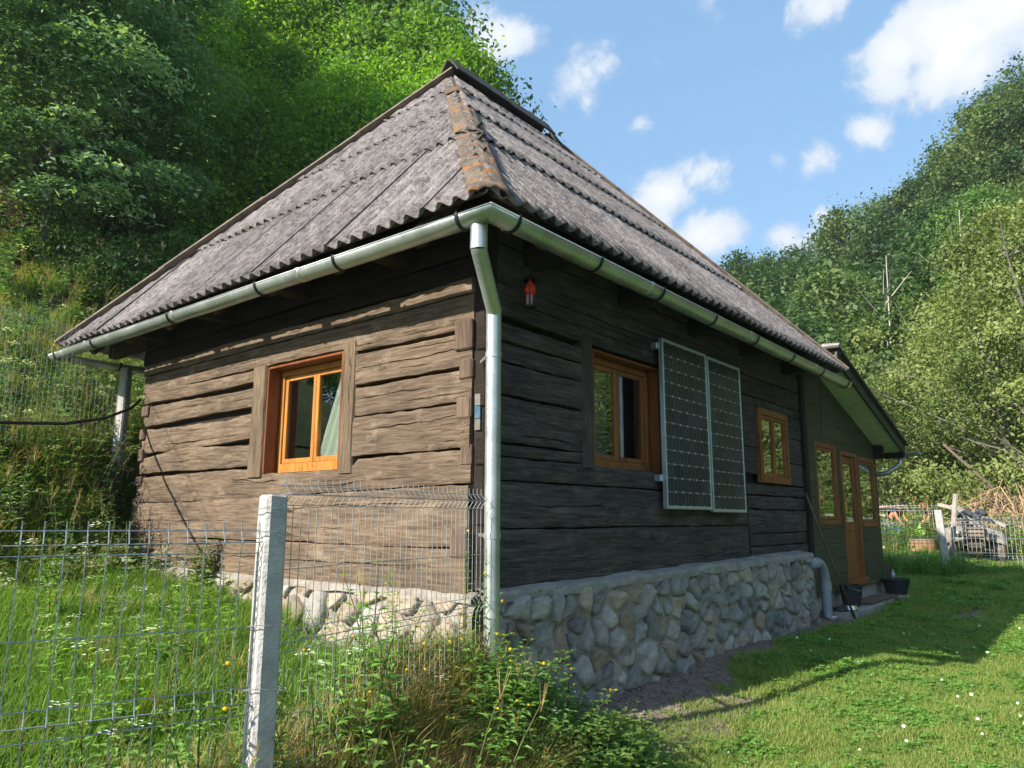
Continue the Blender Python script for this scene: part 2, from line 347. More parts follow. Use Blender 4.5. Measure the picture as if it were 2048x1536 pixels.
def glass_mat():
    m = bpy.data.materials.new('window_glass'); m.use_nodes = True; t = m.node_tree; t.nodes.clear()
    o = N(t, 'ShaderNodeOutputMaterial'); tr = N(t, 'ShaderNodeBsdfTransparent'); tr.inputs[0].default_value = (.75, .8, .78, 1)
    g = N(t, 'ShaderNodeBsdfGlossy'); g.inputs['Roughness'].default_value = 0.01; g.inputs[0].default_value = (.95, .95, .95, 1)
    tcn = N(t, 'ShaderNodeTexCoord'); n = N(t, 'ShaderNodeTexNoise'); n.inputs['Scale'].default_value = 2.5; n.inputs['Detail'].default_value = 1; t.links.new(tcn.outputs['Object'], n.inputs['Vector'])
    bp = N(t, 'ShaderNodeBump'); bp.inputs['Strength'].default_value = .25; bp.inputs['Distance'].default_value = .01; t.links.new(n.outputs['Fac'], bp.inputs['Height']); t.links.new(bp.outputs[0], g.inputs['Normal'])
    fr = N(t, 'ShaderNodeLayerWeight'); fr.inputs['Blend'].default_value = .5
    f = math_n(t, 'MULTIPLY_ADD', math_n(t, 'POWER', fr.outputs['Facing'], 3.0), .85, 0.11, clamp=True)
    a = N(t, 'ShaderNodeMixShader'); t.links.new(f, a.inputs[0]); t.links.new(tr.outputs[0], a.inputs[1]); t.links.new(g.outputs[0], a.inputs[2])
    t.links.new(a.outputs[0], o.inputs[0]); return m
MT['glass'] = glass_mat()

def roof_mat(name, base, light, blotch, lich):
    m = bpy.data.materials.new(name); m.use_nodes = True; t = m.node_tree; b = t.nodes['Principled BSDF']; b.inputs['Roughness'].default_value = .95; b.inputs['Specular IOR Level'].default_value = .2
    tcn = N(t, 'ShaderNodeTexCoord'); oi = N(t, 'ShaderNodeObjectInfo')
    off = N(t, 'ShaderNodeVectorMath', operation='SCALE'); off.inputs[0].default_value = (31, 47, 23); t.links.new(oi.outputs['Random'], off.inputs['Scale'])
    ad = N(t, 'ShaderNodeVectorMath', operation='ADD'); t.links.new(tcn.outputs['Object'], ad.inputs[0]); t.links.new(off.outputs[0], ad.inputs[1]); v = ad.outputs[0]
    def nn(sc, det=6, ro=.65):
        n = N(t, 'ShaderNodeTexNoise'); n.inputs['Scale'].default_value = sc; n.inputs['Detail'].default_value = det; n.inputs['Roughness'].default_value = ro; t.links.new(v, n.inputs['Vector']); return n.outputs['Fac']
    def step(x, a, c, hi=1.0):
        r = N(t, 'ShaderNodeMapRange', interpolation_type='SMOOTHSTEP'); t.links.new(x, r.inputs['Value']); r.inputs['From Min'].default_value = a; r.inputs['From Max'].default_value = c; r.inputs['To Max'].default_value = hi; return r.outputs[0]
    def mix(f, c1, c2):
        x = N(t, 'ShaderNodeMixRGB'); t.links.new(f, x.inputs[0])
        for i, c in ((1, c1), (2, c2)):
            if isinstance(c, tuple): x.inputs[i].default_value = (*c, 1)
            else: t.links.new(c, x.inputs[i])
        return x.outputs[0]
    c = mix(step(nn(7, 8), .36, .62), base, light)
    c = mix(step(nn(15, 7, .75), .52, .62, .85), c, blotch)          # dark lichen blotches
    c = mix(step(nn(60, 4, .8), .60, .70, .6), c, tuple(min(1, q * 1.5) for q in light))
    c = mix(step(nn(6.5, 7, .8), .62 - lich, .72 - lich, .8), c, (.42, .17, .035))    # orange lichen
    hs = N(t, 'ShaderNodeHueSaturation'); t.links.new(c, hs.inputs['Color']); t.links.new(math_n(t, 'MULTIPLY_ADD', oi.outputs['Random'], .36, .82), hs.inputs['Value'])
    t.links.new(hs.outputs[0], b.inputs['Base Color'])
    h = math_n(t, 'MULTIPLY_ADD', nn(55, 6, .7), .5, nn(22, 6, .7))
    bp = N(t, 'ShaderNodeBump'); bp.inputs['Strength'].default_value = 1.0; bp.inputs['Distance'].default_value = .04; t.links.new(h, bp.inputs['Height']); t.links.new(bp.outputs[0], b.inputs['Normal'])
    return m
MT['roof'] = roof_mat('weathered_fibre_cement', (.185, .168, .168), (.33, .30, .295), (.09, .083, .086), -.025)
MT['hip'] = roof_mat('lichen_covered_hip_cap', (.13, .11, .09), (.22, .19, .16), (.10, .08, .055), .115)
MT['ridge2'] = mat('weathered_brown_board', (.13, .105, .085), .9, bump=.6, bscale=14, col2=(.24, .20, .165), vscale=6)
MT['ridge'] = mat('dark_ridge_board', (.06, .055, .05), .9, bump=.5, bscale=10, var=.4, vscale=6)

def stone(name, a, b_, sc=6):
    return mat(name, a, .85, bump=1.5, bscale=13, col2=b_, vscale=sc, objvar=.22, spec=.3)
STONES = [stone('blue_grey_stone', (.15, .155, .155), (.31, .31, .30)), stone('grey_stone', (.22, .21, .20), (.37, .355, .33)),
          stone('tan_stone', (.27, .22, .165), (.38, .33, .265)), stone('rust_stone', (.25, .19, .14), (.34, .28, .22)), stone('pale_stone', (.27, .255, .235), (.40, .38, .35)),
          stone('dark_stone', (.11, .112, .115), (.27, .265, .255))]
# ------------------------------------------------------------------ terrain
FP = np.array((-1.93, -0.59)); FC = np.array((-0.13, -0.15))       # the near fence post and where its mesh meets the house corner
def fence_sd(x, y):
    s1 = (x - FP[0]) * -0.238 + (y - FP[1]) * 0.971
    s2 = (x - FP[0]) * 0.303 + (y - FP[1]) * 0.953
    return np.minimum(s1, s2)
def hill_start(x): return 6.3 + np.maximum(0, x - 19) * 1.0 + np.maximum(0, -5 - x) * 1.25
def ground_z(x, y):
    x = np.asarray(x, float); y = np.asarray(y, float)
    lawn = .10 + .20 * ss((x + 1.5) / 7.5) + .33 * ss((x - 9.5) / 6) + .0 * y
    lawn = lawn + .10 * np.exp(-((y + .1) / .45) ** 2) * ss((x + .5) / 1) * ss((7.5 - x) / 1.5)
    lawn = lawn + .03 * fbm2(x * .6, y * .6, 3, 3) + .007 * fbm2(x * 3, y * 3, 5, 2)
    yard = .62 + .078 * y + .10 * np.minimum(x, 0) + .03 * fbm2(x * 1.3, y * 1.3, 9, 3)
    w = ss((fence_sd(x, y) + .55) / .7) * ss((.35 - x) / .5 + np.where(y > 4, 9, 0))
    z = lawn * (1 - w) + yard * w
    b0 = 4.5 + .75 * ss((x + .6) / .8) + np.maximum(0, -5 - x) * 1.25 + np.maximum(0, x - 19)
    z = z + (1.25 + .12 * fbm2(x * .9, y * .9, 21, 3)) * ss((y - b0) / 1.5)
    up = np.maximum(0, y - hill_start(x))
    z = z + .50 * up + .10 * np.minimum(up, 30) + .25 * fbm2(x * .25, y * .25, 31, 4) * ss(up / 4)
    z = np.minimum(z, 60 + .2 * z)
    far = ss((x - 38) / 72.0) ** .8 * np.interp(y, [-200, -60, -10, 5.7, 11, 17, 23, 34, 46, 80, 160], [120, 90, 58, 43, 37, 33, 32, 29, 28, 12, 3])
    z = np.where(far > 0, np.maximum(z, far + .9), z)
    return z
xs = np.concatenate([np.linspace(-300, -40, 14)[:-1], np.linspace(-40, -8, 33)[:-1], np.linspace(-8, 12, 168)[:-1], np.linspace(12, 40, 57)[:-1], np.linspace(40, 420, 78)])
ys = np.concatenate([np.linspace(-300, -30, 24)[:-1], np.linspace(-30, -7, 40)[:-1], np.linspace(-7, 8, 126)[:-1], np.linspace(8, 40, 64)[:-1], np.linspace(40, 300, 32)])
GX, GY = np.meshgrid(xs, ys, indexing='ij'); GZ = ground_z(GX, GY)
def soil_mask(x, y):
    x = np.asarray(x, float); y = np.asarray(y, float)
    n = .5 * fbm2(x * 2.3, y * 2.3, 41, 3)
    a = ss((.95 + .55 * n - np.abs(y + .2) / (.42 + .1 * np.sin(x))) * 2) * ss((x - .0) / .3) * ss((7.0 - x + n) / .8)
    b = ss(1.7 - np.hypot((x - 1.6) / .8, (y + .75) / .35) + n) * .8
    c = ss(1.25 - np.hypot((x - 8.4) / 1.3, (y + 1.45) / .28) + .6 * n)
    d = ss(1.3 - np.hypot((x - 2.6) / .8, (y + 1.0) / .22) + .5 * n) * .6
    e = ss(1.5 - np.hypot((x + .22) / .38, (y - .75) / .75) + n)
    return np.clip(np.maximum.reduce([a, b, c, d, e]), 0, 1)
def forest_mask(x, y): return np.clip(ss((y - hill_start(x) - 2.5 + 1.5 * fbm2(x * .5, y * .5, 51, 2)) / 3) + ss((x - 45) / 20), 0, 1)
nx, ny = GX.shape
idx = np.arange(nx * ny).reshape(nx, ny)
F = np.stack([idx[:-1, :-1].ravel(), idx[1:, :-1].ravel(), idx[1:, 1:].ravel(), idx[:-1, 1:].ravel()], 1)
def ground_mat():
    m = bpy.data.materials.new('ground_soil_and_turf'); m.use_nodes = True; t = m.node_tree; b = t.nodes['Principled BSDF']; b.inputs['Roughness'].default_value = 1; b.inputs['Specular IOR Level'].default_value = .1
    tcn = N(t, 'ShaderNodeTexCoord')
    def nn(sc, det=7, ro=.6):
        n = N(t, 'ShaderNodeTexNoise'); n.inputs['Scale'].default_value = sc; n.inputs['Detail'].default_value = det; n.inputs['Roughness'].default_value = ro; t.links.new(tcn.outputs['Object'], n.inputs['Vector']); return n.outputs['Fac']
    def mixf(f, c1, c2):
        x = N(t, 'ShaderNodeMixRGB'); t.links.new(f, x.inputs[0])
        for i, c in ((1, c1), (2, c2)):
            if isinstance(c, tuple): x.inputs[i].default_value = (*c, 1)
            else: t.links.new(c, x.inputs[i])
        return x.outputs[0]
    turf = mixf(nn(3), (.035, .06, .018), (.07, .10, .03))
    soil = mixf(nn(9), (.17, .125, .10), (.33, .265, .22))
    litter = mixf(nn(4, 9, .75), (.028, .02, .014), (.11, .07, .045))
    a1 = N(t, 'ShaderNodeAttribute', attribute_name='soil'); a2 = N(t, 'ShaderNodeAttribute', attribute_name='forest')
    c = mixf(a1.outputs['Fac'], turf, soil); c = mixf(a2.outputs['Fac'], c, litter); t.links.new(c, b.inputs['Base Color'])
    bp = N(t, 'ShaderNodeBump'); bp.inputs['Strength'].default_value = .9; bp.inputs['Distance'].default_value = .04
    t.links.new(math_n(t, 'MULTIPLY_ADD', nn(60, 5), .3, nn(14)), bp.inputs['Height']); t.links.new(bp.outputs[0], b.inputs['Normal'])
    return m
g = part('ground', np.stack([GX.ravel(), GY.ravel(), GZ.ravel()], 1), F, ground_mat(), smooth=True,
         attrs={'soil': soil_mask(GX, GY).ravel(), 'forest': forest_mask(GX, GY).ravel()})
tag(g, kind='structure')

# ------------------------------------------------------------------ the log house
house = empty('log_house', (3.2, 2.6, 1.0), 'old dark log house on a rubble stone base under a steep corrugated hipped roof', 'house')
XE, YE = 6.45, 5.15       # wall ends
EAVE = 3.562
def wm(wall, u, d, z):
    """wall L: the sunlit wall on x = 0, wall R: the shaded wall on y = 0; u along, d outwards"""
    return np.stack([-d, u, z], -1) if wall == 'L' else np.stack([u, -d, z], -1)
def wbox(mb, wall, u0, u1, d0, d1, z0, z1, mi=0):
    if wall == 'L': return mb.box(-d1, -d0, u0, u1, z0, z1, mi)
    return mb.box(u0, u1, -d1, -d0, z0, z1, mi)
def hewn(name, wall, u0, u1, zlo, zhi, m, parent, seed, d0=0.0, cracks=(), wob=.007, rnd_=.006, lo=None, hi=None, twist=.008):
    """a hewn log: its face waves, its edges wander and round off, long drying cracks run into it"""
    nu = max(6, int((u1 - u0) / .04)); u = np.linspace(u0, u1, nu); s = (u - u0) / (u1 - u0)
    L = zlo + wob * fbm1(u, seed, 1.3) + .004 * fbm1(u, seed + 5, 9) + (np.interp(s, *zip(*lo)) if lo else 0)
    H = zhi + wob * fbm1(u, seed + 9, 1.1) + .004 * fbm1(u, seed + 7, 9) + (np.interp(s, *zip(*hi)) if hi else 0)
    rows = [(L, rnd_, 0), (L + .010, rnd_ * .35, 0), (L + .028, rnd_ * .06, 0)]
    cr = []
    rc = random.Random(int(seed * 1000)); extra = []
    if zhi - zlo > .12:
        for q_ in range(3):
            a_ = rc.uniform(-.05, .8); extra.append((rc.uniform(.15, .85), a_, a_ + rc.uniform(.08, .35), rc.uniform(.002, .005), .014))
    for (v, a, b_, wd, dp) in list(cracks) + extra:
        c = L + (H - L) * (v + .045 * fbm1(u, seed + 33 + v * 7, 1.7)) + .0035 * fbm1(u, seed + 3, 14)
        k = np.clip(np.minimum((s - a), (b_ - s)) / max(.001, (b_ - a)) * 5, 0, 1) ** .6 * (0.6 + .4 * fbm1(u, seed + 13, 6))
        k = np.clip(k, 0, 1.3) * ((s > a) & (s < b_)); cr.append((c, wd * k, dp * k))
    cr.sort(key=lambda q: q[0].mean())
    prev = L + .028
    nmid = 4
    tgt = [c for c in cr]
    for (c, wd, dp) in tgt:
        lo_ = c - .012
        for q in range(1, 4): rows.append((prev + (lo_ - prev) * q / 3, 0, 0))
        rows += [(c - .5 * wd - .0015, 0, 0), (c - .25 * wd, dp, 0), (c + .25 * wd, dp, 0), (c + .5 * wd + .0015, 0, 0)]
        prev = c + .012; rows.append((prev, 0, 0))
    topi = H - .028
    for q in range(1, nmid + 1): rows.append((prev + (topi - prev) * q / nmid, 0, 0))
    rows += [(H - .010, rnd_ * .35, 0), (H, rnd_, 0)]
    Z = []; D = []
    for (z, dp, _) in rows:
        z = np.broadcast_to(z, u.shape); Z.append(z)
        n = .006 * fbm2(u * 1.2 + seed * 3, z * 3, seed, 2) + .002 * fbm2(u * 7, z * 45, seed + 2, 2) + twist * np.sin(u * 1.7 + seed)
        D.append(d0 + n - dp)
    Z = np.array(Z); D = np.array(D); U = np.broadcast_to(u, Z.shape).copy()
    # returns towards the core
    def pad(A, f=lambda e: e):
        A = np.vstack([A[:1], A, A[-1:]]); return np.hstack([A[:, :1], A, A[:, -1:]])
    Z = pad(Z); U = pad(U); D2 = pad(D); D2[0] = D2[-1] = d0 - .11; D2[:, 0] = D2[:, -1] = d0 - .11
    V = wm(wall, U, D2, Z).reshape(-1, 3); r, c = Z.shape; id_ = np.arange(r * c).reshape(r, c)
    q = np.stack([id_[:-1, :-1].ravel(), id_[:-1, 1:].ravel(), id_[1:, 1:].ravel(), id_[1:, :-1].ravel()], 1)
    if wall == 'L': q = q[:, ::-1]
    return part(name, V, np.ascontiguousarray(q), m, parent, smooth=True, sharp=38)

# dark core behind the logs, open at the windows
core = MB()
def core_wall(wall, uend, holes, ztop=3.95):
    us = sorted(set([0.12, uend] + [h[i] for h in holes for i in (0, 1)]))
    for a, b_ in zip(us[:-1], us[1:]):
        hh = [h for h in holes if h[0] <= (a + b_) / 2 <= h[1]]
        if hh:
            wbox(core, wall, a, b_, -.26, -.085, 1.0, hh[0][2]); wbox(core, wall, a, b_, -.26, -.085, hh[0][3], ztop)
        else: wbox(core, wall, a, b_, -.26, -.085, 1.0, ztop)
core_wall('L', YE - .05, [(1.53, 2.64, 1.99, 2.95)])
core_wall('R', XE - .05, [(1.40, 2.50, 2.03, 3.0), (4.92, 5.85, 2.05, 2.9)])
core.box(.1, XE - .1, YE - .3, YE - .05, .9, 3.95); core.box(XE - .3, XE - .05, .1, YE - .1, .9, 3.95)
core.build('wall_core', MT['dark'], house)
bx('floor_boards', .25, XE - .3, .25, YE - .3, 1.0, 1.08, MT['dark'], house, 0)
bx('inner_ceiling', .25, XE - .3, .25, YE - .3, 3.4, 3.46, MT['dark'], house, 0)

C1 = [(.5, .05, .95, .010, .03)]
C2 = [(.35, .0, .55, .009, .03), (.68, .4, 1.0, .012, .03)]
C0 = []
l = 'L'; mL = MT['logL']
# long logs of the sunlit wall: bottom row up
for (a, b_, z0, z1, cr, kw) in [
    (.0, 5.12, 1.10, 1.392, [(.55, .05, .6, .010, .03), (.3, .62, .98, .014, .03), (.8, .55, .9, .008, .03)], dict(d0=.045, lo=[(0, 0), (.75, .0), (.85, .04), (1, .06)])),
    (.0, 5.13, 1.40, 1.765, [(.75, .05, .5, .006, .02), (.5, .6, .99, .009, .03)], dict(d0=.02, hi=[(0, .055), (.3, .03), (.55, -.01), (1, -.02)])),
    (.0, 5.13, 1.775, 2.03, [(.3, .1, .35, .007, .02), (.62, .45, .6, .012, .03)], dict(lo=[(0, .055), (.3, .03), (.55, -.01), (1, -.02)], hi=[(0, .03), (.24, .02), (.26, -.05), (.53, -.045), (.56, .0), (1, .0)])),
    (.0, 5.16, 2.975, 3.165, [(.5, .3, .98, .008, .025), (.35, .02, .3, .01, .03)], dict(d0=.0)),
    (.0, 5.18, 3.172, 3.285, C0, dict(d0=.012, wob=.004)),
    (.0, 5.18, 3.295, 3.45, [(.5, .1, .8, .008, .03)], dict(d0=.01)),
    (.0, 5.2, 3.46, 3.74, C1, dict(d0=.01)),
    (.0, 5.2, 3.75, 3.95, C0, dict(d0=-.01))]:
    hewn('log', l, max(a, .085), b_, z0, z1, mL if z0 < 3.2 else MT['logS'], house, rnd.random() * 50, cracks=cr, **kw)  # logs above the lit strip get the wood with the eave shade painted in
# short logs left of the window (towards the yard)
wl = 2.86
for (z0, z1, cr, lo, hi) in [
    (2.05, 2.30, [(.45, .1, .95, .009, .03)], [(0, .01), (.5, .015), (1, .02)], [(0, -.045), (.35, -.02), (.5, .01), (1, -.06)]),
    (2.30, 2.565, [(.3, .1, .9, .012, .03)], [(0, .02), (.35, .0), (1, .0)], [(0, -.005), (.2, -.05), (.55, -.035), (1, -.005)]),
    (2.585, 2.83, [(.62, .0, .95, .007, .02)], [(0, .035), (.4, .03), (.75, .015), (1, .0)], [(0, -.045), (.6, -.03), (1, -.01)]),
    (2.845, 2.975, C0, [(0, .005), (1, .0)], [(0, -.01), (1, .01)])]:
    hewn('log', l, wl, 5.1, z0, z1, mL, house, rnd.random() * 50, cracks=cr, lo=lo, hi=hi, wob=.008, rnd_=.008)
# short logs right of the window (towards the corner)
wr = 1.375
for (z0, z1, cr, d0) in [
    (2.075, 2.385, [(.7, .1, .9, .009, .03), (.45, .3, .9, .006, .02)], .01),
    (2.40, 2.625, [(.3, .0, .7, .008, .03), (.62, .3, 1.0, .010, .03)], .0),
    (2.655, 2.895, [(.55, .0, .98, .011, .03), (.8, .1, .5, .006, .02)], -.005),
    (2.925, 2.972, C0, .0)]:
    hewn('log', l, .09, wr, z0, z1, mL, house, rnd.random() * 50, cracks=cr, d0=d0, wob=.005, rnd_=.006)
# shaded wall
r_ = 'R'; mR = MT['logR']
for (a, b_, z0, z1, cr, d0) in [
    (.08, 4.45, 1.12, 1.52, [(.48, .0, .3, .012, .03), (.62, .4, .7, .006, .02), (.3, .55, .95, .009, .03)], .04),
    (.08, 4.47, 1.535, 1.85, [(.5, .1, .35, .014, .03), (.3, .5, .9, .007, .02)], .02),
    (.08, 2.60, 1.865, 2.02, [(.5, .1, .9, .006, .02)], .0),
    (2.61, 4.5, 1.865, 2.10, [(.5, .1, .9, .006, .02)], .0),
    (.08, 1.24, 2.03, 2.11, C0, .0),
    (.08, 1.24, 2.125, 2.45, [(.75, .2, .9, .008, .02), (.15, .3, .95, .012, .03)], .0),
    (.08, 1.23, 2.47, 2.69, [(.5, .0, 1.0, .008, .03)], .015),
    (.08, 1.23, 2.705, 2.84, C0, .0),
    (.08, 1.23, 2.855, 2.975, C0, .02),
    (.08, XE, 3.035, 3.27, [(.5, .0, .5, .008, .03)], .02),
    (.08, XE, 3.285, 3.58, [(.4, .2, .6, .008, .03)], .0), (.08, XE, 3.59, 3.92, C0, .02),
    (2.62, 4.88, 2.12, 2.42, C1, .0), (2.62, 4.88, 2.43, 2.73, C1, .01), (2.62, 4.88, 2.74, 3.02, C0, .0),
    (4.52, 6.42, 1.12, 1.28, C0, .02), (4.52, 6.42, 1.295, 1.425, [(.5, .0, .7, .008, .03)], .01), (4.52, 6.42, 1.44, 1.70, C0, .02), (4.52, 6.42, 1.715, 1.865, C0, .0),
    (4.52, 6.42, 1.88, 2.0, C0, .01),
    (5.9, 6.42, 2.02, 2.30, C0, .01), (5.9, 6.42, 2.31, 2.62, C0, .0), (5.9, 6.42, 2.63, 2.92, C0, .01), (4.9, 6.42, 2.93, 3.025, C0, .0),
]:
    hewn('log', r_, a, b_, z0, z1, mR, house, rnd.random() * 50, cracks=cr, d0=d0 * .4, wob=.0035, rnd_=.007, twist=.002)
# interlocking log ends at both corners
def log_end(wall, u0, u1, z0, z1, d, m, seed):
    q = MB(); wbox(q, wall, u0, u1, -.12, d, z0, z1)
    o = q.build('log_end', m, house, bevel=.012)
    return o
for (u0, u1, z0, z1, d) in [(.08, .25, 2.765, 2.985, .022), (.08, .21, 2.555, 2.70, .012), (.085, .225, 2.275, 2.43, .018), (.08, .185, 1.95, 2.105, .012), (.08, .235, 1.33, 1.535, .052),
                            (4.98, 5.13, 2.70, 2.82, .02), (5.02, 5.13, 2.44, 2.56, .02), (5.02, 5.12, 2.2, 2.34, .02), (5.0, 5.12, 1.93, 2.04, .02), (4.98, 5.16, 1.46, 1.62, .02), (4.98, 5.14, 1.66, 1.8, .02)]:
    log_end('L', u0, u1, z0, z1, d, MT['endL'], 1)
bx('corner_board', .022, .16, -.012, .16, 1.12, 3.9, MT['dark'], house, .01)
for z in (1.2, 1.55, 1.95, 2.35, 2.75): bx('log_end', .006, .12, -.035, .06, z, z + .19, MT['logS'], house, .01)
q = MB(); q.box(6.42, 6.56, -.05, .06, 1.0, 3.55); q.build('corner_board', MT['dark'], house, bevel=.01)
# painted trail blaze by the corner: pale, blue, pale
bz = mat('pale_blaze_paint', (.17, .16, .135), .8, bump=.3, col2=(.12, .11, .09), vscale=14); bb = mat('blue_blaze_paint', (.02, .07, .13), .8, bump=.3, col2=(.06, .12, .18), vscale=14)
tm = MB()
for k, (z0, z1) in enumerate([(2.36, 2.44), (2.27, 2.355), (2.19, 2.265)]): tm.box(.004, .03, .012, .062, z0, z1, 1 if k == 1 else 0)
tm.build('trail_blaze', [bz, bb], house)

# window posts and windows
def post(wall, u0, u1, z0, z1, m, d=.012):
    n = 14; z = np.linspace(z0, z1, n); sd_ = rnd.random() * 40; w0 = u0 + .008 * fbm1(z, sd_, 2); w1 = u1 + .008 * fbm1(z, sd_ + 3, 2)
    rows = [(w0, -.10), (w0, d - .02), (w0 + .012, d), ((w0 + w1) / 2, d + .004), (w1 - .012, d), (w1, d - .02), (w1, -.10)]
    V = np.stack([wm(wall, a, np.full(n, dd), z) for a, dd in rows]).reshape(-1, 3); r = len(rows); id_ = np.arange(r * n).reshape(r, n)
    q = np.stack([id_[:-1, :-1].ravel(), id_[1:, :-1].ravel(), id_[1:, 1:].ravel(), id_[:-1, 1:].ravel()], 1).tolist()
    q.append(tuple(id_[:, 0][::-1])); q.append(tuple(id_[:, -1]))
    return part('window_post', V, q, m, house)
post('L', 2.655, 2.87, 1.955, 2.975, MT['postL']); post('L', 1.365, 1.525, 1.945, 3.015, MT['postL'])
post('R', 1.225, 1.375, 2.0, 3.04, MT['postR'], .015); post('R', 2.52, 2.615, 2.0, 3.01, MT['postR'], .03)

def window(wall, u0, u1, z0, z1, depth, fm, parent, name='window', lining=None, fw=.05, sill=.05, mull=True, hinge=True):
    w = MB(); wbox(w, wall, u0, u1, -depth - .05, -depth, z0, z0 + .004); root = w.build(name, fm, parent)
    def p(nm, a, b_, d0, d1, c, d, m=fm, bev=.004): q = MB(); wbox(q, wall, a, b_, d0, d1, c, d); return q.build(nm, m, root, bevel=bev)
    if lining is not None:
        p('lining', u0, u0 + .022, -depth, .004, z0, z1, lining); p('lining', u1 - .022, u1, -depth, .004, z0, z1, lining)
        p('lining', u0 + .022, u1 - .022, -depth, .004, z1 - .022, z1, lining)
        u0 += .024; u1 -= .024; z1 -= .024
    f0, f1 = -depth - .06, -depth
    p('frame', u0, u0 + fw, f0, f1, z0, z1); p('frame', u1 - fw, u1, f0, f1, z0, z1)
    p('frame', u0 + fw, u1 - fw, f0, f1, z1 - fw, z1); p('frame', u0 + fw, u1 - fw, f0, f1 + .01, z0, z0 + sill)
    a, b_, c, d = u0 + fw + .004, u1 - fw - .004, z0 + sill + .004, z1 - fw - .004
    n = 2 if mull else 1; w_ = (b_ - a) / n
    for k in range(n):
        s0 = a + k * w_ + (.003 if k else 0); s1 = a + (k + 1) * w_ - (.003 if k < n - 1 else 0); t = .042
        e0, e1 = f0 + .005, f1 - .014
        p('sash', s0, s0 + t, e0, e1, c, d, fm, .003); p('sash', s1 - t, s1, e0, e1, c, d, fm, .003)
        p('sash', s0 + t, s1 - t, e0, e1, d - t, d, fm, .003); p('sash', s0 + t, s1 - t, e0, e1, c, c + t, fm, .003)
        p('pane', s0 + t - .004, s1 - t + .004, f0 + .025, f0 + .030, c + t - .004, d - t + .004, MT['glass'], 0)
    return root
MT['honeyR'] = MT['doorw']
w1 = window('L', 1.53, 2.635, 1.985, 2.955, .125, MT['honey'], house, lining=MT['honeyD'], fw=.055, sill=.085)
w2 = window('R', 1.385, 2.515, 2.02, 3.005, .10, MT['honeyR'], house, lining=MT['honeyD'], fw=.055, sill=.07)
w3 = window('R', 4.90, 5.865, 2.02, 2.915, -.035, MT['honeyR'], house, fw=.075, sill=.075)
# curtain drawn aside behind the right pane of the sunlit window
n = 34; m_ = 16; V = []
for j in range(m_):
    s = j / (m_ - 1); z = 2.06 + .84 * s
    wdt = .38 * (1 - s) ** 1.0 + .15; 
    for i in range(n):
        a = i / (n - 1); V.append((.188 + .012 * math.sin(a * 26 + s * 3) * (1 - .4 * s), 1.60 + a * wdt, z))
id_ = np.arange(n * m_).reshape(m_, n)
cq = np.stack([id_[:-1, :-1].ravel(), id_[:-1, 1:].ravel(), id_[1:, 1:].ravel(), id_[1:, :-1].ravel()], 1)
part('curtain', V, cq, mat('cream_curtain', (.74, .73, .66), .9), w1, smooth=True)
# white net along the jamb of the shaded window
part('curtain', [(1.62, .30, 2.1), (2.06, .30, 2.1), (2.06, .30, 2.92), (1.62, .30, 2.92)], [(0, 1, 2, 3)], mat('dull_curtain', (.30, .30, .32), .9), w2)

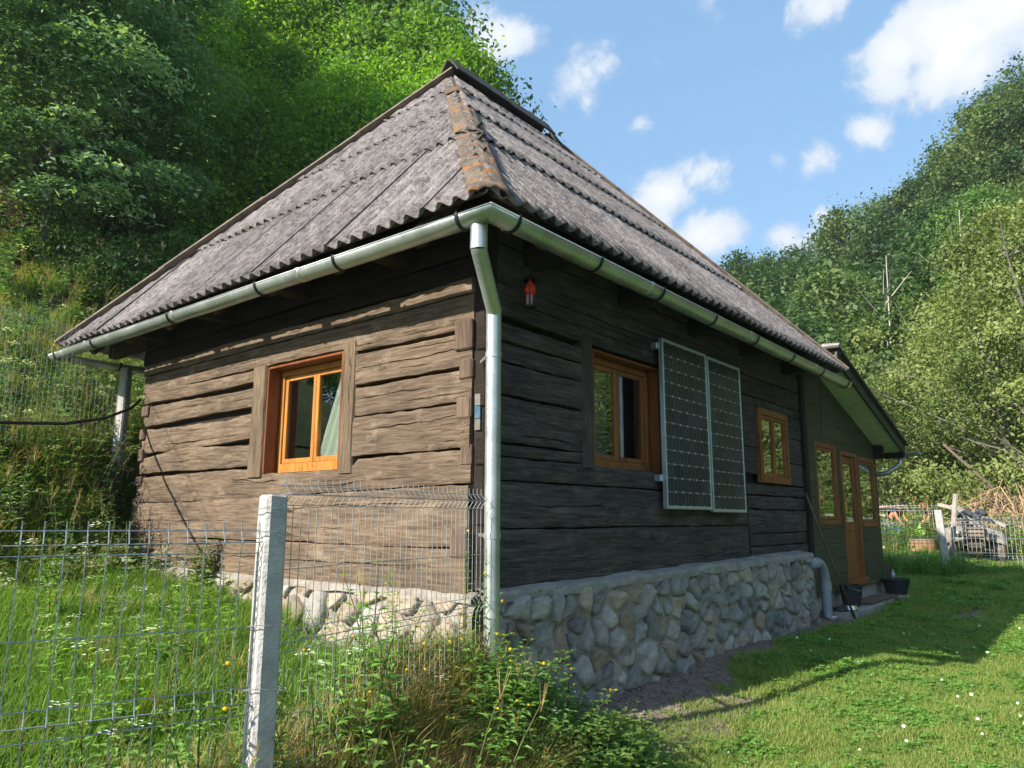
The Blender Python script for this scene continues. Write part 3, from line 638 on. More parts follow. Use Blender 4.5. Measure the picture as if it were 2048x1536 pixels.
# ------------------------------------------------------------------ rubble stone base
def clip_poly(P, n, c):
    o = []; k = len(P)
    for i in range(k):
        a = P[i]; b = P[(i + 1) % k]; da = np.dot(n, a) - c; db = np.dot(n, b) - c
        if da <= 0: o.append(a)
        if da * db < 0: o.append(a + (b - a) * da / (da - db))
    return o
def rubble(wall, u0, u1, zbot, ztop, size, face, mats, parent, seed, flat=.75, gap=.012, cap=True):
    rs = np.random.RandomState(seed); pts = []; z = zbot(0) - .1; row = 0
    zmax = max(ztop(u0), ztop(u1))
    while z < zmax + size:
        u = u0 - size + rs.uniform(0, size)
        while u < u1 + size:
            k = rs.choice([.6, .8, 1.0, 1.4, 1.7]); pts.append((u + rs.uniform(-.28, .28) * size, z + rs.uniform(-.33, .33) * size * flat)); u += size * k
        z += size * flat * rs.uniform(.85, 1.15); row += 1
    pts = np.array(pts)
    for i, p in enumerate(pts):
        if not (u0 - .1 < p[0] < u1 + .1): continue
        P = [p + np.array(q) * size * 1.6 for q in ((-1, -1), (1, -1), (1, 1), (-1, 1))]
        d = np.hypot(*(pts - p).T)
        for j in np.argsort(d)[1:14]:
            m = (pts[j] + p) / 2; nn_ = (pts[j] - p) / d[j]
            P = clip_poly(P, nn_, np.dot(nn_, m) - gap * rs.uniform(.4, 1.6))
            if len(P) < 3: break
        if len(P) < 3: continue
        P = clip_poly(P, np.array((1., 0)), u1); P = clip_poly(P, np.array((-1., 0)), -u0) if len(P) > 2 else P
        if len(P) < 3: continue
        t0 = ztop(p[0]) - .03; P = clip_poly(P, np.array((0, 1.)), t0 + rs.uniform(-.02, .02))
        if len(P) < 3: continue
        P = clip_poly(P, np.array((0, -1.)), -(zbot(p[0]) - .12))
        if len(P) < 3: continue
        P = np.array(P); sz = P.max(0) - P.min(0)
        if sz.min() < .045: continue
        for _ in range(2 if rs.uniform() < .45 else 1):   # round the corners
            Q = np.roll(P, -1, 0); P = np.stack([P * .80 + Q * .20, P * .5 + Q * .5, P * .20 + Q * .80], 1).reshape(-1, 2)
        c = P.mean(0); k = len(P); sd_ = rs.uniform(0, 99); P = c + (P - c) * (1 + .05 * rs.normal(size=(k, 1))); r = min(sz) / 2
        V = []; bulge = rs.uniform(.12, .5) * min(.13, r)
        for (sc, dd) in ((1.0, -.05), (1.0, .0), (.93, .5), (.78, .85), (.5, 1.0), (.22, 1.03)):
            R_ = c + (P - c) * sc; R_ = R_ * 1.0
            dpt = bulge * dd if dd > 0 else dd
            n_ = .022 * fbm2(R_[:, 0] * 11 + sd_, R_[:, 1] * 11, 3, 3) if dd >= 0 else 0
            V.append(wm(wall, R_[:, 0], face(R_[:, 0], R_[:, 1]) + dpt + n_, R_[:, 1]))
        V.append(wm(wall, c[0:1], face(c[0:1], c[1:2]) + bulge * 1.02, c[1:2]))
        V = np.concatenate(V); F = []
        for a in range(5):
            for b in range(k):
                q = (a * k + b, a * k + (b + 1) % k, (a + 1) * k + (b + 1) % k, (a + 1) * k + b); F.append(q if wall == 'R' else q[::-1])
        for b in range(k):
            q = (5 * k + b, 5 * k + (b + 1) % k, 6 * k); F.append(q if wall == 'R' else q[::-1])
        part('stone', V, F, mats[rs.randint(len(mats))], parent, smooth=True)
def rough_sheet(wall, u0, u1, z0, z1, face, amp, parent, name, m, du=.05, seed=1):
    us = np.arange(u0, u1 + du, du); zs = np.linspace(0, 1, 18); U, T = np.meshgrid(us, zs, indexing='ij')
    Z = np.array([z0(a) for a in us])[:, None] * (1 - T) + np.array([z1(a) for a in us])[:, None] * T
    D = face(U, Z) + amp * fbm2(U * 9, Z * 9, seed, 4)
    id_ = np.arange(U.size).reshape(U.shape); F = np.stack([id_[:-1, :-1].ravel(), id_[1:, :-1].ravel(), id_[1:, 1:].ravel(), id_[:-1, 1:].ravel()], 1)
    if wall == 'L': F = F[:, ::-1]
    return part(name, wm(wall, U, D, Z).reshape(-1, 3), np.ascontiguousarray(F), m, parent, smooth=True)
fdR = MB().box(.05, 5.97, .03, .5, .2, 1.1).box(5.9, 6.45, .06, .5, .2, 1.1).box(.06, .5, .1, 5.1, .4, 1.08).build('stone_base', MT['mortar'], house)
faceR = lambda u, z: .05 + .024 * np.clip(u, 0, 9) - .06 * (z - 1.1)
faceL = lambda u, z: .06 - .22 * (z - 1.1)
topR = lambda u: 1.10 + .012 * u
rubble('R', .06, 5.94, lambda u: .30, topR, .235, faceR, [STONES[i] for i in (0, 0, 1, 1, 1, 2, 4, 4, 5, 3)], fdR, 5, flat=.66, gap=.014)
rough_sheet('R', .0, 5.99, lambda u: .1, lambda u: topR(u) + .0, lambda u, z: faceR(u, z) - .008, .034, fdR, 'mortar', MT['mortar'], seed=4)
rubble('L', .05, 4.7, lambda u: .55 + .07 * u, lambda u: 1.085, .30, faceL, [STONES[i] for i in (2, 2, 2, 3, 3, 4)], fdR, 9, flat=.66, gap=.020)
rough_sheet('L', .0, 5.0, lambda u: .3, lambda u: 1.095, lambda u, z: faceL(u, z) - .034, .016, fdR, 'mortar', MT['mortar'], seed=8)
# mortar ledge on top of the base, and its end by the porch
us = np.linspace(.0, 5.99, 120); rows = []
for k, (a, dz) in enumerate([(1.0, -.06), (1.02, -.015), (.98, .01), (.6, .02), (.0, .045)]):
    d = (faceR(us, 1.12) + .02) * a + .01 * fbm1(us, k + 2, 5) - (.03 if k == 4 else 0)
    rows.append(wm('R', us, d, topR(us) + dz + .010 * fbm1(us, 11 + k * .1, 4)))
V = np.concatenate(rows); id_ = np.arange(len(V)).reshape(5, -1)
F = np.stack([id_[:-1, :-1].ravel(), id_[:-1, 1:].ravel(), id_[1:, 1:].ravel(), id_[1:, :-1].ravel()], 1)
part('mortar_ledge', V, F, MT['concrete_old'], fdR, smooth=True)
us = np.linspace(.0, 5.0, 100); rows = []
for k, (a, dz) in enumerate([(1.0, -.05), (1.02, -.01), (.7, .01), (.0, .02)]):
    rows.append(wm('L', us, (.075 + .0 * us) * a + .008 * fbm1(us, k + 2, 5), 1.095 + dz + .008 * fbm1(us, 21 + k * .1, 4)))
V = np.concatenate(rows); id_ = np.arange(len(V)).reshape(4, -1)
F = np.stack([id_[:-1, :-1].ravel(), id_[1:, :-1].ravel(), id_[1:, 1:].ravel(), id_[:-1, 1:].ravel()], 1)
part('mortar_ledge', V, F, MT['mortar'], fdR, smooth=True)
eb = MB(); zz = np.linspace(.1, 1.17, 12); V = []; 
for z in zz:
    for d in np.linspace(-.1, float(faceR(6.0, z)), 8): V.append((5.98 + .018 * math.sin(z * 23 + d * 31), -d, z))
id_ = np.arange(len(V)).reshape(12, 8); part('mortar', V, np.stack([id_[:-1, :-1].ravel(), id_[1:, :-1].ravel(), id_[1:, 1:].ravel(), id_[:-1, 1:].ravel()], 1), MT['mortar'], fdR, smooth=True)

# ------------------------------------------------------------------ roof of corrugated fibre-cement sheets
RA = np.array((2.45, 2.76, 7.15)); RB = np.array((4.50, 2.76, 7.15))
E0 = np.array((-.53, -.53, EAVE)); E1 = np.array((6.80, -.53, EAVE)); E2 = np.array((6.80, 6.2, EAVE)); E3 = np.array((-.53, 6.2, EAVE))
roof = bx('roof', .3, 6.2, .3, 5.0, 3.96, 4.0, MT['dark'], house, 0)
WAVE = .146
def roof_face(A, B, T0, T1, rowz, sheetw, seed, fine=True):
    """A,B eave ends, T0,T1 top ends above A and B; sheets in rows, each row lapping over the one below"""
    rs = np.random.RandomState(seed)
    e = (B - A) / np.linalg.norm(B - A); mid = (T0 + T1) / 2 - A; up = mid - e * mid.dot(e); H = np.linalg.norm(up); up /= H; nrm_ = np.cross(e, up)
    if nrm_[2] < 0: nrm_ = -nrm_
    LL = np.linalg.norm(B - A); s0t = (T0 - A).dot(e); s1t = (T1 - A).dot(e)
    rows = [0] + [(z - EAVE) / up[2] for z in rowz] + [H]
    def tmax(s):
        a = np.where(s < s0t, s / max(s0t, 1e-6) * H, H); b = np.where(s > s1t, (LL - s) / max(LL - s1t, 1e-6) * H, H); return np.minimum(np.minimum(a, b), H)
    per = 8 if fine else 4
    for r in range(len(rows) - 1):
        t0 = rows[r]; t1 = rows[r + 1] + .12; off = rs.uniform(0, sheetw) if r else 0; s = -off
        while s < LL:
            a = max(0, s); b_ = min(LL, s + sheetw + .05); s += sheetw
            if b_ - a < .1: continue
            n = max(3, int((b_ - a) / WAVE * per)); S_ = np.linspace(a, b_, n)
            tm = tmax(S_); keep = tm > t0 + .01
            if keep.sum() < 3: continue
            S_ = S_[keep]; tm = tm[keep]; n = len(S_)
            j0 = rs.uniform(-.018, .018); tilt = rs.uniform(-.006, .006); lift = rs.uniform(0, .012)
            m_ = 7; TT = np.linspace(0, 1, m_)[None, :]; top = np.minimum(t1, tm)[:, None]
            start = t0 + j0 + .006 * fbm1(S_, seed + r, 9)[:, None] if r else (t0 + .008 * fbm1(S_, seed, 6) + rs.uniform(-.012, .012))[:, None]
            T_ = start + (np.maximum(top, start + .005) - start) * TT
            SS_ = np.broadcast_to(S_[:, None], T_.shape)
            h = .026 * np.sin(SS_ * 2 * math.pi / WAVE) + .006 + (.020 + lift) * (1 - (T_ - t0) / 1.3) + tilt * (SS_ - a) + .0015 * r + .004 * ((SS_ - a) / sheetw)
            V = (A + e * SS_[..., None] + up * T_[..., None] + nrm_ * h[..., None]).reshape(-1, 3)
            id_ = np.arange(n * m_).reshape(n, m_); F = np.stack([id_[:-1, :-1].ravel(), id_[1:, :-1].ravel(), id_[1:, 1:].ravel(), id_[:-1, 1:].ravel()], 1)
            if np.cross(e, up)[2] < 0: F = F[:, ::-1]
            o = part('roof_sheet', V, np.ascontiguousarray(F), MT['roof'], roof, smooth=True)
            if fine:
                so = o.modifiers.new('thickness', 'SOLIDIFY'); so.thickness = .009; so.offset = -1
RZ = (4.73, 5.64, 6.48)
roof_face(E0, E1, RA, RB, RZ, 7 * WAVE, 3)
roof_face(E3, E0, np.array((RA[0], RA[1], RA[2])), RA, RZ, 7 * WAVE, 8)
roof_face(E1, E2, RB, RB, RZ, 7 * WAVE, 12, False)
roof_face(E2, E3, RB, RA, RZ, 7 * WAVE, 15, False)
# hip caps: half-round pieces, each lapping the next, crusted with orange lichen
def hip_cap(P, Q, a, b_, r0, r1, sgn_e, seed, lift):
    d = Q - P; Lh = np.linalg.norm(d); d /= Lh
    side = np.cross(d, (0, 0, 1.)); side /= np.linalg.norm(side); up = np.cross(side, d)
    m_ = 26; n = 15; V = []
    for i in range(m_):
        t = a + (b_ - a) * i / (m_ - 1); k = i / (m_ - 1); r = r0 + (r1 - r0) * k
        for j in range(n):
            an = math.pi * (j / (n - 1)); x = -math.cos(an) * (r + .05 * abs(math.cos(an)) ** 6); y = math.sin(an) * r * .62
            w_ = .010 * fbm2(np.array(t * 9 + seed), np.array(j * .7), seed, 3)
            V.append(P + d * (t * 1.0) + side * x + up * (y - .035 + lift * (1 - k) + float(w_)))
    id_ = np.arange(m_ * n).reshape(m_, n); F = np.stack([id_[:-1, :-1].ravel(), id_[:-1, 1:].ravel(), id_[1:, 1:].ravel(), id_[1:, :-1].ravel()], 1)
    o = part('hip_cap', V, F, MT['hip'], roof, smooth=True)
    s_ = o.modifiers.new('thickness', 'SOLIDIFY'); s_.thickness = .012; s_.offset = 0
LH = np.linalg.norm(RA - E0)
for k, (a, b_) in enumerate([(.0, 2.02), (1.92, 4.35), (4.25, LH - .02)]): hip_cap(E0, RA, a, b_, .082, .070, 1, k + 1, .020)
LH3 = np.linalg.norm(RA - E3)
hb = MB()
d3 = (RA - E3) / LH3
for k in range(4):
    a = E3 + d3 * (LH3 * k / 4 - .02) + np.array((-.02, .03, .055 + .012 * (k % 2))); b_ = E3 + d3 * (LH3 * (k + 1) / 4 + .05) + np.array((-.02, .03, .055 + .012 * (k % 2)))
    MB().beam(a, b_, .14, .022, up=(0, .6, 1)).build('hip_board', MT['ridge2'], roof)
LH1 = np.linalg.norm(RB - E1); 
for k in range(4):
    d1 = (RB - E1) / LH1; a = E1 + d1 * (LH1 * k / 4 - .02) + np.array((.03, 0, .05)); b_ = E1 + d1 * (LH1 * (k + 1) / 4 + .05) + np.array((.03, 0, .05))
    MB().beam(a, b_, .12, .020, up=(.6, 0, 1)).build('hip_board', MT['ridge2'], roof)
# ridge: two runs of dark boards leaned together
for (x0, x1, dz) in [(2.36, 3.40, .0), (3.41, 4.44, -.012), (4.47, 4.60, -.10)]:
    for s in (-1, 1):
        q = MB(); y0 = 2.76
        q.beam((x0, y0 + s * .10, 7.27 + dz), (x1, y0 + s * .10, 7.27 + dz), .024, .25, up=(0, -s * .62, .9)); q.build('ridge_board', MT['ridge'], roof, bevel=.004)

# eaves: rafters, purlin and boards, mostly in the dark
slopeR = (RA - E0)[2] / (RA - E0)[1]; slopeL = (RA - E0)[2] / (RA - E0)[0]
for x in np.arange(.1, 6.2, .92):
    q = MB(); yr = min(.9, x - .12); q.beam((x, -.50, EAVE - .14), (x, yr, EAVE - .14 + (yr + .5) * slopeR), .10, .12); q.build('rafter', MT['rafter'], roof, bevel=.01)
for y in np.arange(.15, 5.6, .88):
    q = MB(); xr = min(.9, y - .12); q.beam((-.50, y, EAVE - .14), (xr, y, EAVE - .14 + (xr + .5) * slopeL), .10, .12); q.build('rafter', MT['rafter'], roof, bevel=.01)
for k in range(5):
    t = -.42 + k * .26
    q = MB(); q.beam((t, t, EAVE - .03 + (t + .53) * slopeR), (6.7, t, EAVE - .03 + (t + .53) * slopeR), .14, .025, up=(0, -slopeR, 1)); q.build('batten', MT['rafter'], roof)
    q = MB(); q.beam((t, t, EAVE - .03 + (t + .53) * slopeL), (t, 6.1, EAVE - .03 + (t + .53) * slopeL), .14, .025, up=(-slopeL, 0, 1)); q.build('batten', MT['rafter'], roof)
# ceiling beam ends poking out under the eave
for x in (.55, 1.9, 3.25, 4.6, 5.95):
    MB().box(x - .09, x + .09, -.34, .1, 3.47, 3.66).build('beam_end', MT['dark'], house, bevel=.015)
for y in (.8, 2.1, 3.4, 4.7):
    MB().box(-.34, .1, y - .09, y + .09, 3.50, 3.68).build('beam_end', MT['dark'], house, bevel=.015)
bx('eave_beam', -.05, .06, 5.1, 6.1, 3.50, 3.66, MT['rafter'], house, .01)

# ------------------------------------------------------------------ gutters and downpipe
def gutter(P, Q, name='gutter', r=.075, parent=house, ends=(True, True), mitre=0):
    P = np.array(P, float); Q = np.array(Q, float); d = Q - P; L = np.linalg.norm(d); d /= L; side = np.cross(d, (0, 0, 1.)); side /= np.linalg.norm(side); up = np.cross(side, d)
    V = []; n = 17; m_ = max(2, int(L / .5))
    for i in range(m_ + 1):
        c = P + d * L * i / m_ + up * .004 * math.sin(i * 1.9)
        for j in range(n):
            a = math.pi + math.pi * j / (n - 1); V.append(c + side * math.cos(a) * r + up * math.sin(a) * r - (d * math.cos(a) * r * mitre if i == 0 else 0))
    id_ = np.arange((m_ + 1) * n).reshape(m_ + 1, n); F = np.stack([id_[:-1, :-1].ravel(), id_[:-1, 1:].ravel(), id_[1:, 1:].ravel(), id_[1:, :-1].ravel()], 1).tolist()
    if ends[0]: F.append(tuple(id_[0]))
    if ends[1]: F.append(tuple(id_[-1][::-1]))
    o = part(name, V, F, MT['galv'], parent, smooth=True, sharp=50)
    s_ = o.modifiers.new('thickness', 'SOLIDIFY'); s_.thickness = .003; s_.offset = 1
    for t_ in np.arange(1.9, L, 2.0):
        bracket((o, P, d, side, up, L), t_, r - .0065, 'gutter_joint', MT['galv'], .05, .003)
    for sg in (-1, 1):
        q = MB(); q.tube([P + side * sg * (r + .002) - d * sg * r * mitre, Q + side * sg * (r + .002)], .006 if sg > 0 else .004, 8); q.build('gutter_bead', MT['galv'], o, smooth=True)
    return o, P, d, side, up, L
def bracket(g, t, r=.075, name='gutter_bracket', mt=None, w=.024, th=.006):
    o, P, d, side, up, L = g; V = []; n = 17
    for k in (-1, 1):
        for j in range(n):
            a = math.pi * .94 + math.pi * 1.12 * j / (n - 1); V.append(P + d * (t + k * w / 2) + side * math.cos(a) * (r + .007) + up * math.sin(a) * (r + .007))
    F = [(j, j + 1, n + j + 1, n + j) for j in range(n - 1)]
    b = part(name, V, F, mt or MT['bracket'], o, smooth=True)
    s_ = b.modifiers.new('thickness', 'SOLIDIFY'); s_.thickness = th; s_.offset = 0
GC = .525; GZ0 = 3.45
gL = gutter((-GC, -GC, GZ0), (-GC, 6.42, GZ0 + .055), ends=(False, True), mitre=-1)
gR = gutter((-GC, -GC, GZ0), (6.84, -GC, GZ0 - .03), ends=(False, True), mitre=1)
gB = gutter((-.45, 6.16, 3.46), (6.2, 6.16, 3.42))
for y in (-.32, .92, 1.95, 3.45, 5.2, 6.25): bracket(gL, y + GC)
for x in (-.32, .62, 1.55, 2.55, 3.55, 4.6, 5.65, 6.7): bracket(gR, x + GC)
for x in (.1, 1.2): bracket(gB, x + .45)
# outlet, swan neck and long drop
dn = MB(); PX, PY = -.12, -.215
dn.tube([(-.50, -.42, 3.405), (-.495, -.415, 3.34), (-.49, -.41, 3.235)], .054, 20, caps=False); top = dn.build('downpipe', MT['galv'], house, smooth=True)
MB().tube([(-.49, -.41, 3.243), (-.487, -.408, 3.235), (PX - .01, PY - .01, 2.955), (PX, PY, 2.94)], [.05, .051, .051, .049], 20, caps=False).build('downpipe_elbow', MT['galv'], top, smooth=True)
MB().tube([(PX, PY, 2.965), (PX, PY, 2.0), (PX, PY, 1.9), (PX, PY, .72)], .0505, 24, caps=False).build('downpipe_drop', MT['galv'], top, smooth=True)
for z in (2.655, 1.49): MB().tube([(PX, PY, z - .018), (PX, PY, z + .018)], .0555, 24).beam((PX, PY + .05, z), (.0, .0, z), .02, .02).build('pipe_clip', MT['galv'], top, smooth=True, sharp=40)
for z in (3.24, 2.96, 2.30, 1.10): MB().tube([(PX, PY, z - .004), (PX, PY, z + .004)] if z < 2.9 else ([(-.49, -.41, z - .004), (-.49, -.41, z + .004)] if z > 3 else [(PX, PY, z - .004), (PX, PY, z + .004)]), .053, 24).build('pipe_seam', MT['galv'], top, smooth=True, sharp=40)
def at(px, D, z=None):
    """a spot in the place, from its bearing (column of the 2048 px photograph) and its distance ahead"""
    a = (px - 1024) / 1480 * D; b = -(1040 - 768) / 1480 * D
    x = CAM[0] + _r[0][0] * a + _r[0][1] * b - _r[0][2] * D; y = CAM[1] + _r[1][0] * a + _r[1][1] * b - _r[1][2] * D
    return (x, y, float(ground_z(x, y)) if z is None else z)

# ------------------------------------------------------------------ solar panels
cell_m = mat('dark_silicon_cell', (.026, .033, .050), .25, spec=.22, coat=.0, var=.25, vscale=1.5, objvar=.35)
cw, chh = .1385, .1265
c0 = .013; cp = [(-cw / 2 + c0, -chh / 2), (cw / 2 - c0, -chh / 2), (cw / 2, -chh / 2 + c0), (cw / 2, chh / 2 - c0), (cw / 2 - c0, chh / 2), (-cw / 2 + c0, chh / 2), (-cw / 2, chh / 2 - c0), (-cw / 2, -chh / 2 + c0)]
CV = [(a, .0, b) for a, b in cp] + [(a, -.002, b) for a, b in cp]
CF = [tuple(range(8, 16))] + [(i, (i + 1) % 8, 8 + (i + 1) % 8, 8 + i) for i in range(8)]
bus = [((-cw / 6) - .0012, -.0026), ]
me_cell = mesh_np('cell', CV, CF, [cell_m])
def stripe_cell():
    t = cell_m.node_tree; b = t.nodes['Principled BSDF']; src = b.inputs['Base Color'].links[0].from_socket
    tcn = N(t, 'ShaderNodeTexCoord'); sx = N(t, 'ShaderNodeSeparateXYZ'); t.links.new(tcn.outputs['Object'], sx.inputs[0])
    d = math_n(t, 'ABSOLUTE', math_n(t, 'SUBTRACT', math_n(t, 'ABSOLUTE', sx.outputs[0]), cw / 4)); f = math_n(t, 'LESS_THAN', d, .0014)
    m = N(t, 'ShaderNodeMixRGB'); t.links.new(f, m.inputs[0]); t.links.new(src, m.inputs[1]); m.inputs[2].default_value = (.20, .23, .26, 1); t.links.new(m.outputs[0], b.inputs['Base Color'])
stripe_cell()
def solar(x0, x1, z0, z1, label, dz=0):
    p = empty('solar_panel', ((x0 + x1) / 2, -.10, z0), label, 'solar panel', 'solar panels hung on the shaded log wall')
    y = -.078
    for (a, b_, c, d) in ((x0, x0 + .022, z0, z1), (x1 - .022, x1, z0, z1), (x0 + .022, x1 - .022, z0, z0 + .022), (x0 + .022, x1 - .022, z1 - .022, z1)):
        bx('frame', a, b_, y - .035, y + .01, c, d, MT['alu'], p, .002)
    bx('back_sheet', x0 + .02, x1 - .02, y - .028, y - .022, z0 + .02, z1 - .02, MT['backsheet'], p, 0)
    w = (x1 - x0 - .055) / 6; h = (z1 - z0 - .055) / 12
    for i in range(6):
        for j in range(12):
            o = obj('cell', me_cell, p, (x0 + .0275 + (i + .5) * w, y - .029, z0 + .0275 + (j + .5) * h)); o.scale = (w * .975 / cw, 1, h * .975 / chh)
    for z in (z0 + .25, z1 - .10): bx('bracket', x0 - .03, x0 + .03, y + .01, -.0, z, z + .06, MT['alu'], p)
    return p
solar(2.405, 3.345, 1.685, 3.275, 'left solar panel, the one beside the shaded window')
solar(3.375, 4.205, 1.665, 3.265, 'right solar panel, the one farther from the downpipe')

# ------------------------------------------------------------------ lantern under the eave
ln = empty('hanging_lantern', (.33, -.17, 3.33), 'small black lantern with red glass hanging under the eave by the house corner', 'lantern')
q = MB(); lx, ly = .33, -.17
q.lathe((lx, ly, 3.30), [(.0, .035), (.02, .03), (.075, -.005), (.078, -.012), (.055, -.014)], 6); q.lathe((lx, ly, 3.09), [(.0, -.02), (.02, -.012), (.05, .0), (.052, .012), (.0, .012)], 6)
for k in range(6):
    a = k * math.pi / 3 + .55; q.beam((lx + .05 * math.cos(a), ly + .05 * math.sin(a), 3.10), (lx + .058 * math.cos(a), ly + .058 * math.sin(a), 3.29), .008, .008)
q.build('cage', MT['bracket'], ln)
MB().tube([(lx, ly, 3.33), (lx, ly, 3.50), (lx, ly, 3.62)], .006, 6).build('hanger', MT['bracket'], ln)
MB().lathe((lx, ly, 3.105), [(.0, .0), (.045, .002), (.050, .07), (.0, .072)], 6).build('red_glass', mat('red_lantern_glass', (.13, .004, .006), .15, spec=.6, coat=.5), ln)
MB().lathe((lx, ly, 3.17), [(.0, -.0), (.030, .02), (.042, .05), (.032, .08), (.014, .11), (.0, .13)], 12).build('glowing_bulb', mat('orange_bulb', (.26, .022, .006), .3, emis=((1.0, .06, .008), .03)), ln, smooth=True)

# ------------------------------------------------------------------ porch
pz = .61
porch = empty('porch', (8.4, 1.0, .6), 'dark green boarded porch with brown glazed door on the far end of the log house', 'porch')
PX0, PX1 = 6.57, 10.2
def soff(x): return 3.29 - .292 * (x - 8.66)
holes = [(7.0, 7.985, 1.52, 2.69), (8.13, 8.99, .64, 2.63), (9.10, 10.09, 1.48, 2.61)]
bh = .215; z = pz
while z < 4.0:
    z1 = z + bh - .004
    segs = [(PX0, PX1)]
    for (a, b_, c, d) in holes:
        if z1 > c + .01 and z < d - .01:
            if z < c - .08 or z1 > d + .12: pass
            segs = [s for q_ in segs for s in ((q_[0], min(q_[1], a)), (max(q_[0], b_), q_[1])) if s[1] - s[0] > .02]
    for (a, b_) in segs:
        # boards end under the sloping soffit
        xm = (3.29 - z) / .292 + 8.66; b2 = min(b_, xm + .15)
        if b2 - a < .05: continue
        q = MB(); q.add([(a, .0, z), (b2, .0, z), (min(b2, (3.29 - z1) / .292 + 8.66 + .15), .0, z1), (a, .0, z1), (a, .03, z), (b2, .03, z), (min(b2, (3.29 - z1) / .292 + 8.66 + .15), .03, z1), (a, .03, z1)],
                        [(0, 1, 2, 3), (5, 4, 7, 6), (0, 4, 5, 1), (1, 5, 6, 2), (2, 6, 7, 3), (3, 7, 4, 0)])
        q.build('wall_board', MT['green_board'], porch, bevel=.003)
    z += bh
# pieces closing gaps beside openings whose height is not a whole number of boards
for (a, b_, c, d) in holes:
    bx('wall_board', a, b_, .004, .03, d, math.ceil((d - pz) / bh) * bh + pz, MT['green_board'], porch, .002)
    k = math.floor((c - pz) / bh) * bh + pz
    if c - k > .01: bx('wall_board', a, b_, .004, .03, k, c, MT['green_board'], porch, .002)
for (a, b_) in ((PX0, 7.0), (7.985, 8.13), (8.99, 9.10), (10.09, 10.2)): bx('wall_stud', a, b_, .032, .10, pz, 2.75, MT['dark'], porch, 0)
# end wall, back, floor
for k in range(10): bx('wall_board', 10.17, 10.2, .032, 3.0, pz + k * bh, pz + (k + 1) * bh - .004, MT['green_board'], porch, .002)
bx('floor', PX0, 10.17, .1, 3.0, pz - .02, pz + .02, MT['dark'], porch, 0); bx('back_wall', PX0, 10.17, 2.9, 2.98, pz, 3.2, MT['dark'], porch, 0)
def pwin(u0, u1, z0, z1):
    r = window('R', u0, u1, z0, z1, .005, MT['doorw'], porch, fw=.075, sill=.07, mull=False)
pwin(7.0, 7.985, 1.52, 2.69); pwin(9.10, 10.09, 1.48, 2.61)
door = bx('door', 8.20, 8.92, .035, .075, .70, 2.55, MT['doorw'], porch, .004) if False else None
dq = MB()
for (a, b_, c, d) in ((8.20, 8.32, .72, 2.56), (8.80, 8.92, .72, 2.56), (8.32, 8.80, 2.44, 2.56), (8.32, 8.80, 1.42, 1.56), (8.32, 8.80, .72, .92)): dq.box(a, b_, .02, .06, c, d)
door = dq.build('door', MT['doorw'], porch, bevel=.004)
bx('door_panel', 8.32, 8.80, .035, .05, .92, 1.42, MT['doorw'], door, 0); bx('pane', 8.315, 8.805, .036, .041, 1.56, 2.44, MT['glass'], door, 0)
q = MB(); q.box(8.235, 8.27, .008, .02, 1.52, 1.76); q.tube([(8.252, .012, 1.66), (8.252, -.035, 1.66), (8.34, -.035, 1.66)], .009, 8); q.build('handle', mat('old_brass', (.25, .18, .1), .35, metal=.9), door)
for (a, b_, c, d) in ((8.13, 8.195, .64, 2.63), (8.925, 8.99, .64, 2.63), (8.195, 8.925, 2.565, 2.63)): bx('door_frame', a, b_, -.012, .09, c, d, MT['doorw'], porch, .004)
bx('door_sill', 8.10, 9.02, -.06, .09, .625, .715, MT['doorw'], porch, .006)
bx('base_board', 6.6, 10.22, -.035, .0, .585, .628, MT['postL'], porch, .004)
# lean-to roof falling away from the house, planked pale green soffit, dark verge
e_ = np.array((1, 0, -.292)); e_ /= np.linalg.norm(e_)
def rp(x, y, dz=0): return (x, y, soff(x) + dz)
xq = 7.05
while xq < 10.50:
    x2 = min(xq + .27, 10.52)
    q = MB(); q.add([rp(xq, -.36), rp(x2 - .006, -.36), rp(x2 - .006, .0), rp(xq, .0), rp(xq, -.36, .02), rp(x2 - .006, -.36, .02), rp(x2 - .006, .0, .02), rp(xq, .0, .02)], [(3, 2, 1, 0), (4, 5, 6, 7), (0, 1, 5, 4), (1, 2, 6, 5), (2, 3, 7, 6), (3, 0, 4, 7)])
    q.build('soffit_board', MT['soffit'], porch); xq = x2
q = MB(); q.beam(rp(6.95, -.385, .05), rp(10.58, -.385, .05), .035, .15, up=(0, 0, 1)); q.build('verge_board', MT['fascia'], porch, bevel=.004)
q = MB(); q.beam(rp(6.9, 1.3, .165), rp(10.65, 1.3, .165), 3.5, .035, up=(0, 0, 1)); rc = q.build('roof_covering', mat('porch_roof_felt', (.07, .075, .065), .9, bump=.6, bscale=20, var=.3), porch)
q = MB()
for y in np.arange(-.40, 3.0, .2): q.tube([rp(6.9, y, .185), rp(10.66, y, .185)], .02, 8)
for k in range(16):
    y = -.42 + k * .22; MB().tube([(7.08 + .0 * k, y, soff(7.0) + .19), (7.08, y + .235, soff(7.0) + .20)], [.085, .095], 12).build('ridge_tile', MT['concrete_old'], porch, smooth=True, sharp=40)
bx('ridge_plank', 7.02, 7.12, -.37, -.02, soff(7.05) + .03, soff(7.05) + .12, mat('raw_red_plank', (.42, .16, .07), .8, bump=.3, var=.2), porch)
bx('eave_fascia', 10.52, 10.56, -.38, 3.0, soff(10.53) - .10, soff(10.53) + .11, MT['dark'], porch, .004)
bx('corner_post_head', 10.10, 10.26, -.14, .02, 2.62, 2.85, MT['dark'], porch, .01)
pg = gutter((10.62, -.62, soff(10.6) + .02), (10.62, 2.9, soff(10.6) + .0), parent=porch, r=.06)
